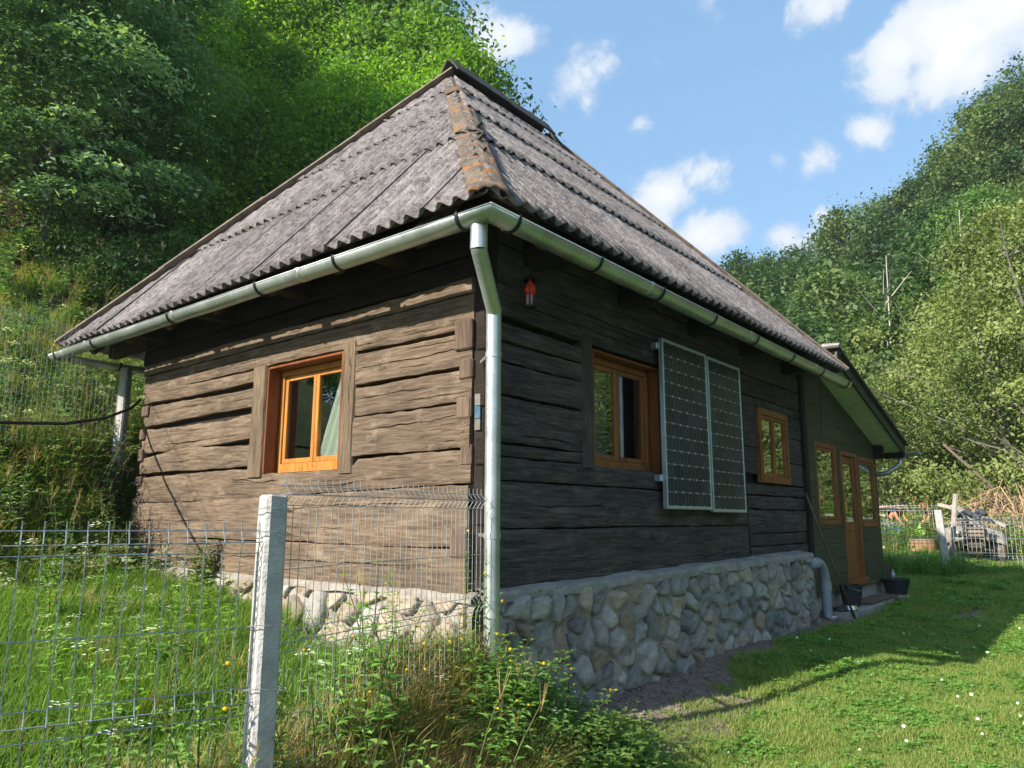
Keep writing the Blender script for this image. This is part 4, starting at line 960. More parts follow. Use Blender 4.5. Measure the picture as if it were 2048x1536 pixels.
MB().tube([(10.62, -.30, soff(10.6) - .04), (10.62, -.30, soff(10.6) - .17), (10.60, -.10, soff(10.6) - .32), (10.45, .9, soff(10.6) - .46)], .045, 12).build('downpipe', MT['galv'], porch, smooth=True)
# concrete plinth and step
MB().box(6.6, 10.18, .0, .5, .1, .60).build('plinth', MT['concrete_old'], porch)
sl = MB(); nn_ = 24; xs_ = np.linspace(6.62, 9.9, nn_); yo = -.42 + .05 * fbm1(xs_, 4, 1.5); V = []
for x, yy in zip(xs_, yo): V += [(x, 0, .1), (x, 0, .425), (x, yy + .02, .42), (x, yy, .40), (x, yy - .01, .1)]
id_ = np.arange(nn_ * 5).reshape(nn_, 5); F = np.stack([id_[:-1, :-1].ravel(), id_[1:, :-1].ravel(), id_[1:, 1:].ravel(), id_[:-1, 1:].ravel()], 1).tolist() + [tuple(id_[0]), tuple(id_[-1][::-1])]
part('step_slab', V, F, MT['concrete_old'], porch)
MB().box(7.7, 9.3, -.40, -.12, .432, .455).build('loose_board', MT['postL'], porch, bevel=.004)
# hanging cord by the eave
MB().tube([(7.1, -.12, 3.6), (7.08, -.10, 3.2), (7.1, -.08, 2.9), (7.06, -.07, 2.72)], .004, 5).build('hanging_cord', MT['bracket'], porch)

# ------------------------------------------------------------------ small things by the wall
PXO = .06
dp = empty('drain_pipe', (6.42, -.20, .33), 'grey plastic drain elbow coming out of the stone base and dropping to the ground', 'drain pipe')
pts = [(5.90, -.2, 1.055), (6.10, -.2, 1.055)] + [(6.13 + .28 * math.sin(a), -.2, .775 + .28 * math.cos(a)) for a in np.linspace(.2, 1.57, 9)] + [(6.41, -.2, .6), (6.41, -.2, .22)]
MB().tube(pts, .062, 20).build('pipe', MT['pvc'], dp, smooth=True)
MB().tube([(6.41, -.2, .80), (6.41, -.2, .70)], .071, 20).build('collar', MT['pvc'], dp, smooth=True, sharp=40)
MB().tube([(6.04, -.2, 1.055), (6.12, -.2, 1.055)], .071, 20).build('collar', MT['pvc'], dp, smooth=True, sharp=40)
pl = MB().tube([(6.80, -.42, .33), (6.5, -.25, 1.13), (6.21, -.09, 1.93)], [.016, .015, .013], 8).build('wooden_pole', MT['postL'], smooth=True)
tag(pl, 'long thin wooden pole leaning on the wall where the log house meets the porch', 'pole')
def bucket(c, r0, r1, h, label, cat, handle=True):
    b = empty('bucket', c, label, cat)
    MB().lathe(c, [(.0, .0), (r0, .0), (r1 * .99, h * .93), (r1 * 1.03, h * .93), (r1 * 1.05, h * .96), (r1 * 1.03, h), (r1 * .97, h), (r0 * .95, .02), (.0, .015)], 28).build('tub', MT['black'], b, smooth=True, sharp=45)
    if handle: MB().tube([(c[0] + r1 * math.cos(a), c[1] - r1 * math.sin(a) * .98, c[2] + h * .95 - .06 * math.sin(a)) for a in np.linspace(0, math.pi, 14)], .004, 6).build('handle', MT['steelwire'], b)
    return b
bucket((7.42, -.22, .435), .115, .15, .27, 'mortar-stained black bucket standing on the step by the porch door', 'bucket')
bucket((9.72, -.27, .42), .15, .21, .24, 'wide dark blue-black basin with pale spots at the far corner of the porch', 'basin', False)
gb = MB().lathe((9.80, -.22, .66), [(0, 0), (.03, 0), (.033, .07), (.012, .10), (.012, .14), (0, .14)], 12).build('plastic_bottle', mat('pale_blue_plastic', (.35, .5, .6), .2, coat=.5), smooth=True)
tag(gb, 'pale blue plastic bottle standing in the basin at the porch corner', 'bottle')
gs = bx('leaning_board', 10.23, 10.26, -.12, -.0, .42, .86, MT['postL'], None, .004); tag(gs, 'short pale board stood on end against the porch corner', 'board')
pn = empty('pan_stack', (6.78, -.30, .43), 'upturned shiny metal pans beside the bucket on the step', 'pans')
MB().lathe((6.92, -.31, .43), [(.12, .0), (.125, .005), (.10, .055), (.0, .06)], 24).build('pan', MT['tin'], pn, smooth=True, sharp=50)
MB().lathe((6.72, -.26, .43), [(.10, .0), (.105, .005), (.09, .04), (.0, .045)], 24).build('pan', MT['black'], pn, smooth=True, sharp=50)
bw = MB().lathe((6.33, -.27, float(ground_z(6.33, -.27)) - .01), [(.0, .0), (.03, .0), (.07, .05), (.075, .055), (.065, .05), (.028, .012), (.0, .01)], 24).build('white_bowl', MT['white'], smooth=True)
tag(bw, 'small white bowl on the bare soil at the foot of the grey drain pipe', 'bowl')
bucket((-.28, 4.40, 1.035), .10, .15, .20, 'round black plastic pot in the grass at the far end of the sunlit log wall', 'plant pot', False)
cb = MB().tube([(0.06, 5.36, 2.93), (-.10, 5.22, 2.80), (-.45, 5.0, 2.63), (-.94, 4.67, 2.50), (-1.61, 4.23, 2.41), (-2.4, 3.75, 2.42), (-3.6, 3.1, 2.62), (-5.5, 2.2, 3.2)], .016, 8).build('black_hose', MT['bracket'], smooth=True)
tag(cb, 'black water hose sagging from the house corner off to the left', 'hose')

# ------------------------------------------------------------------ mesh fences
def conc_post(P, z0, z1, w, label, lean=(0, 0), rot=0.0, group=None):
    p = empty('fence_post', (P[0], P[1], z0), label, 'fence post', group)
    n = 14; V = []; c, s = math.cos(rot), math.sin(rot); prof = [(-.5, -.36), (-.36, -.5), (.36, -.5), (.5, -.36), (.5, .36), (.36, .5), (-.36, .5), (-.5, .36)]
    for i in range(n + 2):
        k = min(i, n) / n; z = z0 + (z1 - z0) * k; sc = 1 if i <= n - 1 else (.96 if i == n else .0)
        for j, (a, b_) in enumerate(prof):
            ww = w * (1.04 - .08 * k) * (1 + .012 * fbm1(np.array(z * 6.0), 3 + j, 1)) * (sc if i <= n else .8)
            zz = z + (.004 * math.sin(j * 2.7) if i >= n - 1 else 0) + (.006 if i == n + 1 else 0)
            V.append((P[0] + lean[0] * k + (a * c - b_ * s) * ww, P[1] + lean[1] * k + (a * s + b_ * c) * ww, zz))
    id_ = np.arange((n + 2) * 8).reshape(n + 2, 8); F = []
    for i in range(n + 1):
        for j in range(8): F.append((id_[i, j], id_[i, (j + 1) % 8], id_[i + 1, (j + 1) % 8], id_[i + 1, j]))
    F.append(tuple(id_[-1]))
    part('shaft', V, F, MT['concrete'], p)
    return p
def mesh_panel(A, B, zs, sp, r, label, ztip=.035, side=1, tilt=(0, 0), fine=True, group=None, rb=None):
    """welded mesh panel from A to B (xy); zs = heights of the horizontal wires at A and B, folds where three lie close"""
    A = np.array(A, float); B = np.array(B, float); d = B - A; L = np.linalg.norm(d); d /= L; nrm_ = np.array((-d[1], d[0])) * side
    p = empty('mesh_fence_panel', (*A, zs[-1][0]), label, 'mesh fence', group)
    za = np.array([q[0] for q in zs]); zb = np.array([q[1] for q in zs]); bo = np.array([q[2] for q in zs]) * .032
    def P3(t, i, dz=0, o=0): xy = A + d * t + nrm_ * (bo[i] + o); return (xy[0], xy[1], za[i] + (zb[i] - za[i]) * t / L + dz)
    allm = MB()
    for i in range(len(zs)):
        sg = .006 * rnd.uniform(-1, 1)
        pts = [P3(t, i, sg * math.sin(t / L * 3.1), -.004) for t in np.linspace(-.01, L + .01, 7 if fine else 3)]
        if fine: MB().tube(pts, rb or r, 6).build('horizontal_wire', MT['steelwire'], p, smooth=True)
        else: allm.tube(pts, rb or r, 4)
    n = int(L / sp)
    for k in range(n + 1):
        t = k * sp + (L - n * sp) / 2
        pts = [P3(t, 0, ztip, 0)] + [P3(t, i) for i in range(len(zs))]
        # straight through folds: add knees
        if fine: MB().tube(pts, r, 5).build('vertical_wire', MT['steelwire'], p)
        else: allm.tube(pts, r, 3, caps=False)
    if not fine: allm.build('wire_mesh', MT['steelwire'], p)
    return p
zl = [(1.735, 0), (1.695, 1), (1.65, 0), (1.385, 0), (1.135, 0), (1.095, 1), (1.05, 0), (.80, 0), (.60, 0), (.56, 1), (.52, 0)]
mesh_panel((-1.90, -.60), (-.20, -.20), [(z, z + (.008 if z > 1.6 else -.01), b_) for z, b_ in zl], .0505, .0021, 'wire mesh panel between the near concrete post and the corner downpipe', side=-1)
zl2 = [(1.545, 0), (1.50, 1), (1.455, 0), (1.165, 0), (.935, 0), (.885, 1), (.835, 0), (.58, 0), (.42, 0), (.38, 1), (.34, 0)]
mesh_panel((-1.97, -.58), (-3.95, .05), [(z, z + .01, b_) for z, b_ in zl2], .068, .0024, 'nearest wire mesh panel, running left from the near concrete post out of the frame', side=1, rb=.0024)
conc_post((-1.935, -.585), .05, 1.685, .098, 'square pitted concrete fence post in front of the sunlit wall, nearest the camera', rot=-.07, lean=(-.0, .0))
# wire ties round the post
for z in (1.63, 1.535, 1.17, .93):
    o = MB().tube([(-1.935 + .078 * math.cos(a), -.585 + .078 * math.sin(a), z + .008 * math.sin(a * 2)) for a in np.linspace(2.2, 2.2 + 5.6, 16)], .0022, 5).build('tie_wire', MT['steelwire'])
    tag(o, {1.63: 'topmost wire tie round the near concrete post', 1.535: 'second wire tie from the top round the near concrete post', 1.17: 'third wire tie from the top round the near concrete post', .93: 'lowest visible wire tie round the near concrete post'}[z], 'wire tie', 'wire ties on the near post')
# fence up on the bank
zh = [(3.70, 0), (3.65, 1), (3.60, 0), (3.35, 0), (3.1, 0), (2.85, 0), (2.6, 0), (2.35, 0)]
mesh_panel((.12, 6.02), (-1.45, 5.36), [(z, z + .02, b_) for z, b_ in zh], .062, .0017, 'wire mesh panel up on the weedy bank behind the black hose', fine=True, side=1)
mesh_panel((-1.47, 5.35), (-3.9, 4.3), [(z + .03, z + .05, b_) for z, b_ in zh], .062, .0017, 'farther left wire mesh panel on the bank, half out of the frame', fine=True, side=1)
conc_post((.13, 5.98), 1.1, 3.39, .115, 'pale concrete post on the bank just past the far end of the sunlit wall', rot=.5)
# fence beyond the lawn
zf = [(1.88, 0), (1.83, 1), (1.78, 0), (1.50, 0), (1.22, 0), (1.17, 1), (1.12, 0), (.85, 0)]
mesh_panel((13.55, -.28), (13.2, 1.9), [(z, z, b_) for z, b_ in zf], .075, .0042, 'far wire mesh panel left of the distant post, people behind it', fine=True)
mesh_panel((13.62, -.42), (14.3, -2.6), [(z - .27, z - .27, b_) for z, b_ in zf], .075, .0042, 'far wire mesh panel right of the distant post, in front of the quad bike', fine=True)
conc_post((13.58, -.35), .45, 1.78, .14, 'white concrete post at the far edge of the lawn before the quad bike', rot=.3, lean=(-.05, .06))

# ------------------------------------------------------------------ yard beyond the far fence
def wheel(parent, c, r, w, ax, name='wheel'):
    """knobbly tyre on a rim; ax = unit vector of the axle"""
    ax = np.array(ax, float); u = np.array((0, 0, 1.)); v = np.cross(ax, u)
    V = []; F = []; prof = [(-.5, .62), (-.5, .86), (-.36, .98), (0, 1.0), (.36, .98), (.5, .86), (.5, .62)]; n = 28
    for j in range(n):
        a = 2 * math.pi * j / n; kn = 1 + (.045 if j % 2 else 0)
        for (x, q_) in prof:
            k = kn if abs(x) < .45 else 1; V.append(np.array(c) + ax * x * w + (u * math.cos(a) + v * math.sin(a)) * r * q_ * k)
    m_ = len(prof)
    for j in range(n):
        for i in range(m_ - 1): F.append((j * m_ + i, ((j + 1) % n) * m_ + i, ((j + 1) % n) * m_ + i + 1, j * m_ + i + 1))
    t = part(name, V, F, mat('muddy_tyre', (.05, .045, .04), .95, bump=.5, col2=(.24, .20, .16), vscale=9), parent)
    MB().tube([np.array(c) - ax * w * .42, np.array(c) + ax * w * .42], r * .6, 16).tube([np.array(c) - ax * w * .5, np.array(c) + ax * w * .5], r * .2, 10).build('rim', mat('dusty_rim', (.22, .2, .18), .7, metal=.4), t)
    return t
ax_, ay_ = 15.95, -.50; ag = float(ground_z(ax_, ay_))
qb = empty('quad_bike', (ax_ + .6, ay_ + .15, ag), 'muddy grey quad bike facing the camera behind the far mesh fence', 'quad bike')
fw = np.array((-.975, -.22, 0)); sdv = np.array((-.22, .975, 0)); qc = np.array((ax_, ay_, ag))    # fw points to its front
mud = mat('muddy_grey_plastic', (.30, .27, .24), .85, bump=.4, bscale=20, col2=(.14, .13, .12), vscale=6)
blk = mat('dusty_black_plastic', (.045, .045, .048), .7, var=.3)
def Q(f, s, z): return qc + fw * f + sdv * s + np.array((0, 0, z))
for f, s in ((.05, .46), (.05, -.46), (-1.2, .46), (-1.2, -.46)): wheel(qb, Q(f, s, .30), .30, .24, sdv)
for s in (-1, 1):   # front and rear fenders as curved shells
    for f0 in (.05, -1.2):
        V = []; nn_ = 9
        for i in range(nn_):
            a = math.pi * (.08 + .78 * i / (nn_ - 1)); rr = .40
            for k, (t_, dz) in enumerate(((.10, .10), (.28, .05), (.50, .0), (.62, -.07))): V.append(Q(f0 + rr * math.cos(a) * (1 - .05 * k), s * t_, .36 + rr * math.sin(a) * .95 + dz))
        F = [(i * 4 + k, i * 4 + k + 1, (i + 1) * 4 + k + 1, (i + 1) * 4 + k) for i in range(nn_ - 1) for k in range(3)]
        o = part('fender', V, F, mud, qb, smooth=True); so = o.modifiers.new('t', 'SOLIDIFY'); so.thickness = .012
def qbeam(n, a, b_, w, h, m): return MB().beam(Q(*a), Q(*b_), w, h).build(n, m, qb, bevel=min(w, h) * .18)
qbeam('body', (.30, 0, .60), (-1.35, 0, .62), .34, .28, mud); qbeam('nose', (.44, 0, .64), (.12, 0, .72), .42, .20, mud)
qbeam('seat', (-.45, 0, .86), (-1.25, 0, .84), .30, .14, blk); qbeam('engine', (-.2, 0, .38), (-.9, 0, .40), .36, .30, blk)
for z in (.60, .68, .76): qbeam('grille_bar', (.455, -.20, z), (.455, .20, z), .03, .025, MT['postL'])
for s in (-1, 1):
    MB().lathe(Q(.40, s * .30, .66), [(0, -.05), (.07, -.05), (.08, .05), (0, .06)], 12).build('headlight', MT['tin'], qb, smooth=True)
    qbeam('shock', (.10, s * .22, .70), (.08, s * .34, .34), .05, .05, MT['concrete_old'])
    qbeam('control_arm', (.12, s * .08, .32), (.06, s * .40, .30), .05, .04, blk)
qbeam('skid_plate', (.42, 0, .46), (.30, 0, .22), .30, .03, MT['postL']); qbeam('bumper', (.52, -.22, .42), (.52, .22, .42), .04, .04, blk)
MB().tube([Q(.50, -.20, .42), Q(.56, -.20, .75), Q(.50, -.15, .86), Q(.50, .15, .86), Q(.56, .20, .75), Q(.50, .20, .42)], .018, 8).build('bull_bar', blk, qb, smooth=True)
for s in (-.3, -.15, 0, .15, .3): qbeam('rack_bar', (.46, s, .93), (-.05, s, .95), .022, .022, blk)
for f in (.46, .2, -.05): qbeam('rack_bar', (f, -.33, .94), (f, .33, .94), .022, .022, blk)
MB().tube([Q(-.25, 0, .80), Q(-.30, 0, 1.0), Q(-.30, .0, 1.04)], .025, 8).tube([Q(-.42, -.36, 1.06), Q(-.32, -.18, 1.05), Q(-.30, 0, 1.02), Q(-.32, .18, 1.05), Q(-.42, .36, 1.06)], .014, 8).build('handlebar', blk, qb, smooth=True)
ld = empty('load_bundle', tuple(Q(.2, 0, .96)), 'dark tarpaulin bundle strapped on the rack of the quad bike', 'bundle')
bm = MB()
for k in range(5):
    a = Q(.15 + .06 * math.sin(k * 2), -.28 + k * .13, 1.03 + .04 * math.cos(k * 3)); b_ = a + fw * -.28 + sdv * .14 + np.array((0, 0, .05)); bm.tube([a, (a + b_) / 2 + np.array((0, 0, .05)), b_], [.05, .07, .045], 8)
bm.build('folded_sheet', mat('dark_blue_grey_tarpaulin', (.04, .05, .065), .7, var=.4, bump=.5, bscale=12), ld, smooth=True)

greywood = wood_mat('silvered_timber', [(.22, .19, .16), (.38, .33, .29), (.50, .45, .40), (.8, .8, .85)], 2, .3)
TT = [((14.05, -.33, .6), (14.25, -.52, 2.12), .10, 'pale timber leaning upright beside the white far post'),
      ((16.4, -.10, 1.9), (15.6, -.95, 1.25), .16, 'thick silvered timber slanting down over the quad bike'),
      ((16.8, .25, 1.95), (16.5, -.35, 1.78), .13, 'short silvered timber lying across the top of the pile'),
      ((16.6, -.3, 1.80), (16.2, -1.15, 1.45), .12, 'silvered timber with a split end right of the thick one')]
for a, b_, w, lb in TT:
    o = MB().beam(a, b_, w, w * .6).build('timber', greywood, bevel=.01); tag(o, lb, 'timber', 'silvered timbers on the pile behind the quad bike')
# heap of cut branches
hp = MB(); hr = random.Random(5)
for k in range(900):
    a = hr.uniform(0, 6.28); rr = 1.65 * math.sqrt(hr.random()); hgt = 1.75 * (1 - (rr / 1.75) ** 1.6)
    c = np.array((19.9 + rr * math.cos(a) * 1.0, -.75 + rr * math.sin(a) * 1.15, .75 + hr.uniform(.35, 1) * hgt)); 
    d = np.array((math.cos(a) * .55 + hr.gauss(0, .5), math.sin(a) * .6 + hr.gauss(0, .5), -1.0 + hr.gauss(0, .55))); d /= np.linalg.norm(d); L = hr.uniform(.5, 1.5)
    m_ = c + d * L * .5 + np.array((hr.gauss(0, .05), hr.gauss(0, .05), hr.gauss(0, .05)))
    hp.tube([c - d * L * .2, m_, c + d * L * .9], [.016, .012, .006], 4, caps=False, mi=hr.choice((0, 0, 1)))
o = hp.build('branch_heap', [mat('dry_branch_bark', (.40, .27, .17), .9, objvar=.1, var=.25), mat('dark_branch_bark', (.15, .10, .07), .9)]); tag(o, 'tall heap of dry cut branches behind the quad bike', 'branch heap', kind='stuff')
# poles leaning on the heap
for (a, b_, lb) in [((21.0, -1.9, .7), (20.2, .6, 3.7), 'long bare leaning stem crossing over the branch heap'), ((19.6, -2.6, .7), (20.6, -.9, 3.4), 'thin bare stem leaning at the right side of the branch heap')]:
    o = MB().tube([a, (np.array(a) + b_) / 2 + .05, b_], [.07, .055, .03], 8).build('dead_stem_pole', mat('stem_bark', (.12, .09, .07), .9, bump=.5, var=.3), smooth=True); tag(o, lb, 'dead stem')
# low shed with yellowish walls behind the fence
sh_ = empty('garden_shed', (28.5, 5.2, .6), 'low ochre shed with a pale sloping roof far behind the mesh fence', 'shed')
MB().box(27.6, 29.6, 4.3, 7.2, .5, 1.75).build('wall', mat('ochre_boards', (.34, .24, .10), .8, var=.2, vscale=8), sh_, bevel=.02)
MB().beam((28.6, 3.95, 1.72), (28.6, 7.4, 2.6), 2.5, .06, up=(0, 0, 1)).build('roof', mat('pale_tin_roof', (.62, .52, .38), .6), sh_)
# trough / trailer with blue sheet
tr_ = empty('garden_trailer', (21.3, 2.2, .7), 'black low trailer heaped with blue and dark sheets behind the mesh fence', 'trailer')
MB().box(20.6, 22.2, 1.6, 2.9, .95, 1.12).build('bed', blk, tr_, bevel=.02)
for y in (1.55, 2.95): wheel(tr_, (21.3, y, .88), .26, .14, (0, 1, 0))
V = []; 
for i in range(9):
    for j in range(9):
        u_, v_ = i / 8, j / 8; V.append((20.65 + 1.5 * u_, 1.65 + 1.2 * v_, 1.12 + .20 * math.sin(u_ * 3.14) * math.sin(v_ * 3.14) + .05 * noise2(u_ * 5, v_ * 5, 3)))
part('blue_sheet', V, [(i * 9 + j, (i + 1) * 9 + j, (i + 1) * 9 + j + 1, i * 9 + j + 1) for i in range(8) for j in range(8)], mat('blue_tarpaulin', (.05, .10, .26), .6, col2=(.02, .03, .06), vscale=2.5), tr_, smooth=True)

# ------------------------------------------------------------------ the two people at work beyond the fence
def body_skin(joints, edges, radii, name, m, parent, sub=2):
    me = bpy.data.meshes.new(name); me.from_pydata(joints, edges, []); me.materials.append(m)
    c = np.mean(joints, 0); 
    for v in me.vertices: v.co = Vector(v.co) - Vector(c)
    o = obj(name, me, parent, tuple(c))
    s = o.modifiers.new('skin', 'SKIN'); s.use_smooth_shade = True
    for i, r in enumerate(radii): me.skin_vertices[0].data[i].radius = (r, r) if np.isscalar(r) else r
    me.skin_vertices[0].data[0].use_root = True
    if sub: b = o.modifiers.new('sub', 'SUBSURF'); b.levels = sub; b.render_levels = sub
    return o
skin = mat('sunburnt_skin', (.46, .20, .12), .6)
def person(base, face_dir, bend, label, cloth, hairc, trou, hold=None):
    """a standing figure bent forward from the hips; base = between the feet"""
    P = empty('person', base, label, 'person'); f = np.array((*face_dir, 0.)); f /= np.linalg.norm(f); s = np.array((-f[1], f[0], 0)); b0 = np.array(base)
    def G(fw_, sd_, z): return tuple(b0 + f * fw_ + s * sd_ + np.array((0, 0, z)))
    hipz = .90; L = .50; cb, sb = math.cos(bend), math.sin(bend)
    def T(t, sd_=0, off=0): return G(-.08 + L * t * sb + off * cb, sd_, hipz + L * t * cb - off * sb)
    J = [G(-.08, 0, hipz), T(.35), T(.75), T(1.0), T(1.17), T(1.30, 0, .02), T(1.52, 0, .03),      # pelvis .. head top
         G(-.07, .10, hipz - .06), G(.02, .12, .50), G(-.06, .13, .09), G(.10, .14, .04), G(-.07, -.10, hipz - .06), G(.06, -.12, .48), G(-.02, -.13, .09), G(.14, -.14, .04),
         T(.95, .19), T(.95, -.19)]
    sh1 = np.array(T(.95, .19)); sh2 = np.array(T(.95, -.19))
    el1 = sh1 + f * .12 + np.array((0, 0, -.25)); ha1 = el1 + f * .18 + np.array((0, 0, -.16)) - s * .06
    el2 = sh2 + f * .10 + np.array((0, 0, -.26)); ha2 = el2 + f * .14 + np.array((0, 0, -.20)) + s * .05
    J += [tuple(el1), tuple(ha1), tuple(el2), tuple(ha2), tuple(ha1 + (ha1 - el1) * .25), tuple(ha2 + (ha2 - el2) * .25)]
    E = [(0, 1), (1, 2), (2, 3), (3, 4), (4, 5), (5, 6), (0, 7), (7, 8), (8, 9), (9, 10), (0, 11), (11, 12), (12, 13), (13, 14), (3, 15), (3, 16), (15, 17), (17, 18), (16, 19), (19, 20), (18, 21), (20, 22)]
    R = [(.16, .12), (.14, .11), (.16, .11), (.12, .09), .05, .095, .075, .095, .07, .045, .035, .095, .07, .045, .035, .065, .065, .045, .032, .045, .032, .022, .022]
    body_skin(J, E, R, 'body', skin, P)
    # clothes over the body: shirt and trousers a little wider than the skin
    Js = [J[0], J[1], J[2], J[3], J[15], J[16], tuple((sh1 + el1) / 2), tuple((sh2 + el2) / 2)]
    body_skin(Js, [(0, 1), (1, 2), (2, 3), (3, 4), (3, 5), (4, 6), (5, 7)], [(.175, .135), (.16, .13), (.18, .13), (.12, .10), .078, .078, .062, .062], 'shirt', cloth, P)
    Jt = [J[0], J[7], J[8], J[9], J[11], J[12], J[13]]
    body_skin(Jt, [(0, 1), (1, 2), (2, 3), (0, 4), (4, 5), (5, 6)], [(.178, .14), .11, .085, .065, .11, .085, .065], 'trousers', trou, P)
    hc = np.array(J[5]) * .45 + np.array(J[6]) * .55
    V = []; F = []; n = 14; m_ = 8
    for i in range(m_):
        th = math.pi * .62 * i / (m_ - 1)
        for j in range(n):
            a = 2 * math.pi * j / n; V.append(hc + np.array((math.sin(th) * math.cos(a), math.sin(th) * math.sin(a), math.cos(th) * 1.08)) * .118 - f * .02)
    for i in range(m_ - 1):
        for j in range(n): F.append((i * n + j, (i + 1) * n + j, (i + 1) * n + (j + 1) % n, i * n + (j + 1) % n))
    part('hair', V, F, mat('hair', hairc, .8), P, smooth=True)
    up_ = np.array(J[6]) - np.array(J[5]); up_ /= np.linalg.norm(up_); fr = f * cb - np.array((0, 0, sb)); 
    fc = MB()
    fc.beam(hc + fr * .10 + up_ * .01, hc + fr * .135 - up_ * .03, .022, .03)
    for q_ in (-1, 1): fc.tube([hc + fr * .098 + s * q_ * .035 + up_ * .02, hc + fr * .108 + s * q_ * .035 + up_ * .02], .011, 6, mi=1)
    fc.build('face', [skin, MT['black']], P)
    return P, tuple(ha1 + (ha1 - el1) * .25)
gp = lambda x, y: (x, y, float(ground_z(x, y)))
person(gp(22.9, 2.75), (-.3, -1), .75, 'dark-haired person in a navy top leaning over behind the mesh fence', mat('navy_cotton', (.02, .025, .07), .9), (.012, .01, .01), mat('dark_trousers', (.03, .03, .05), .9))
pp, hnd = person(gp(22.3, 1.25), (-.5, .9), .8, 'red-faced person in a dark brown shirt bending towards a green bag', mat('dark_brown_cotton', (.05, .025, .018), .9), (.22, .06, .03), mat('rust_work_trousers', (.30, .09, .04), .9))
bg_ = MB().lathe((22.0, 1.72, .85), [(0, 0), (.17, .03), (.225, .16), (.20, .32), (.11, .48), (.04, .58), (.055, .64), (0, .62)], 20).build('green_bag', mat('lime_green_sack', (.28, .62, .12), .7, bump=.4, bscale=6), smooth=True)
tag(bg_, 'lime green drop-shaped sack held up behind the far mesh fence', 'sack')
hs_ = MB().tube([(20.5, 4.9, 1.72), (20.9, 3.6, 1.78), (21.5, 2.6, 1.98), (21.9, 2.1, 2.02), (22.0, 1.75, 1.45)], .022, 6).build('pink_hose', mat('pinkish_rope', (.55, .34, .28), .8), smooth=True); tag(hs_, 'pinkish rope arching down to the green sack', 'rope')
ck = MB().tube([(17.2, .75, .55), (17.2, .75, 1.12)], .30, 18).build('chopping_block', mat('cut_log_bark', (.30, .18, .10), .9, bump=.8, bscale=10, var=.3), smooth=True, sharp=40); tag(ck, 'stout sawn log standing left of the quad bike', 'log')
# ------------------------------------------------------------------ vegetation sources
SRC = {}
def src_col(name, meshes):
    c = bpy.data.collections.new(name)
    for i, me in enumerate(meshes):
        o = bpy.data.objects.new('%s_%02d' % (name, i), me); c.objects.link(o)
    return c
def leaf_cloud(C, Nn, size, tint, fold=.25, aspect=.55, rs=RS):
    """leaves as folded rhombs: centres C, normals Nn, sizes"""
    n = len(C); a = rs.normal(size=(n, 3)); a -= Nn * (a * Nn).sum(1)[:, None]; a /= np.linalg.norm(a, axis=1)[:, None] + 1e-9
    b = np.cross(Nn, a); s = size[:, None]
    V = np.stack([C - a * s * .5, C + b * s * aspect * .5 + Nn * s * fold * .3, C + a * s * .5 - Nn * s * fold * .3, C - b * s * aspect * .5 + Nn * s * fold * .3], 1).reshape(-1, 3)
    F = np.arange(n * 4).reshape(n, 4); return V, F, np.repeat(tint, 4)
def crown_points(seed, H, R, base, nclump, nleaf, size, shape='oval', flat=.45, up=.6):
    rs = np.random.RandomState(seed); out = []; cl = []
    while len(cl) < nclump:
        t = rs.uniform(0, 1); 
        env = {'oval': math.sin(math.pi * min(1, (t * .93 + .07)) ** .8) ** .65, 'cone': (1 - t) ** .75 * min(1, t * 6 + .3), 'bush': math.sqrt(max(0, 1 - t ** 2.2))}[shape]
        r = R * env * (rs.uniform(.0, 1) ** .38) * (1 + .22 * math.sin(seed + 5 * t)); a = rs.uniform(0, 6.283)
        r *= 1 + .25 * math.sin(2 * a + seed) + .15 * math.sin(5 * a + seed * 2 + t * 7)
        cl.append((r * math.cos(a), r * math.sin(a), base + (H - base) * t, r / max(R, .01)))
    cl = np.array(cl); per = nleaf // nclump; C = []; Nn = []; T = []
    for c in cl:
        cr = size * rs.uniform(4.0, 8.5); p = rs.normal(size=(per, 3)) * np.array((1, 1, flat)) * cr * .5
        p[:, 2] -= (p[:, 0] ** 2 + p[:, 1] ** 2) / (cr * 2.6)          # sprays droop at the rim
        C.append(p + c[:3]); nn_ = rs.normal(size=(per, 3)) * .55; nn_[:, 2] += up; o = np.array((c[0], c[1], 0)); o = o / (np.linalg.norm(o) + .1) * .5; nn_ += o
        Nn.append(nn_ / np.linalg.norm(nn_, axis=1)[:, None]); T.append(np.clip(rs.uniform(-.1, 1.1) + rs.normal(size=per) * .16, 0, 1))
    return cl, np.concatenate(C), np.concatenate(Nn), np.concatenate(T)
def make_crown(name, seed, H, R, base, nclump, nleaf, size, m, shape='oval', **kw):
    cl, C, Nn, T = crown_points(seed, H, R, base, nclump, nleaf, size, shape, **kw); rs = np.random.RandomState(seed + 1)
    V, F, tt = leaf_cloud(C, Nn, size * rs.uniform(.6, 1.35, len(C)), T, rs=rs)
    return mesh_np(name, V, F, [m], attrs={'tint': tt}), cl
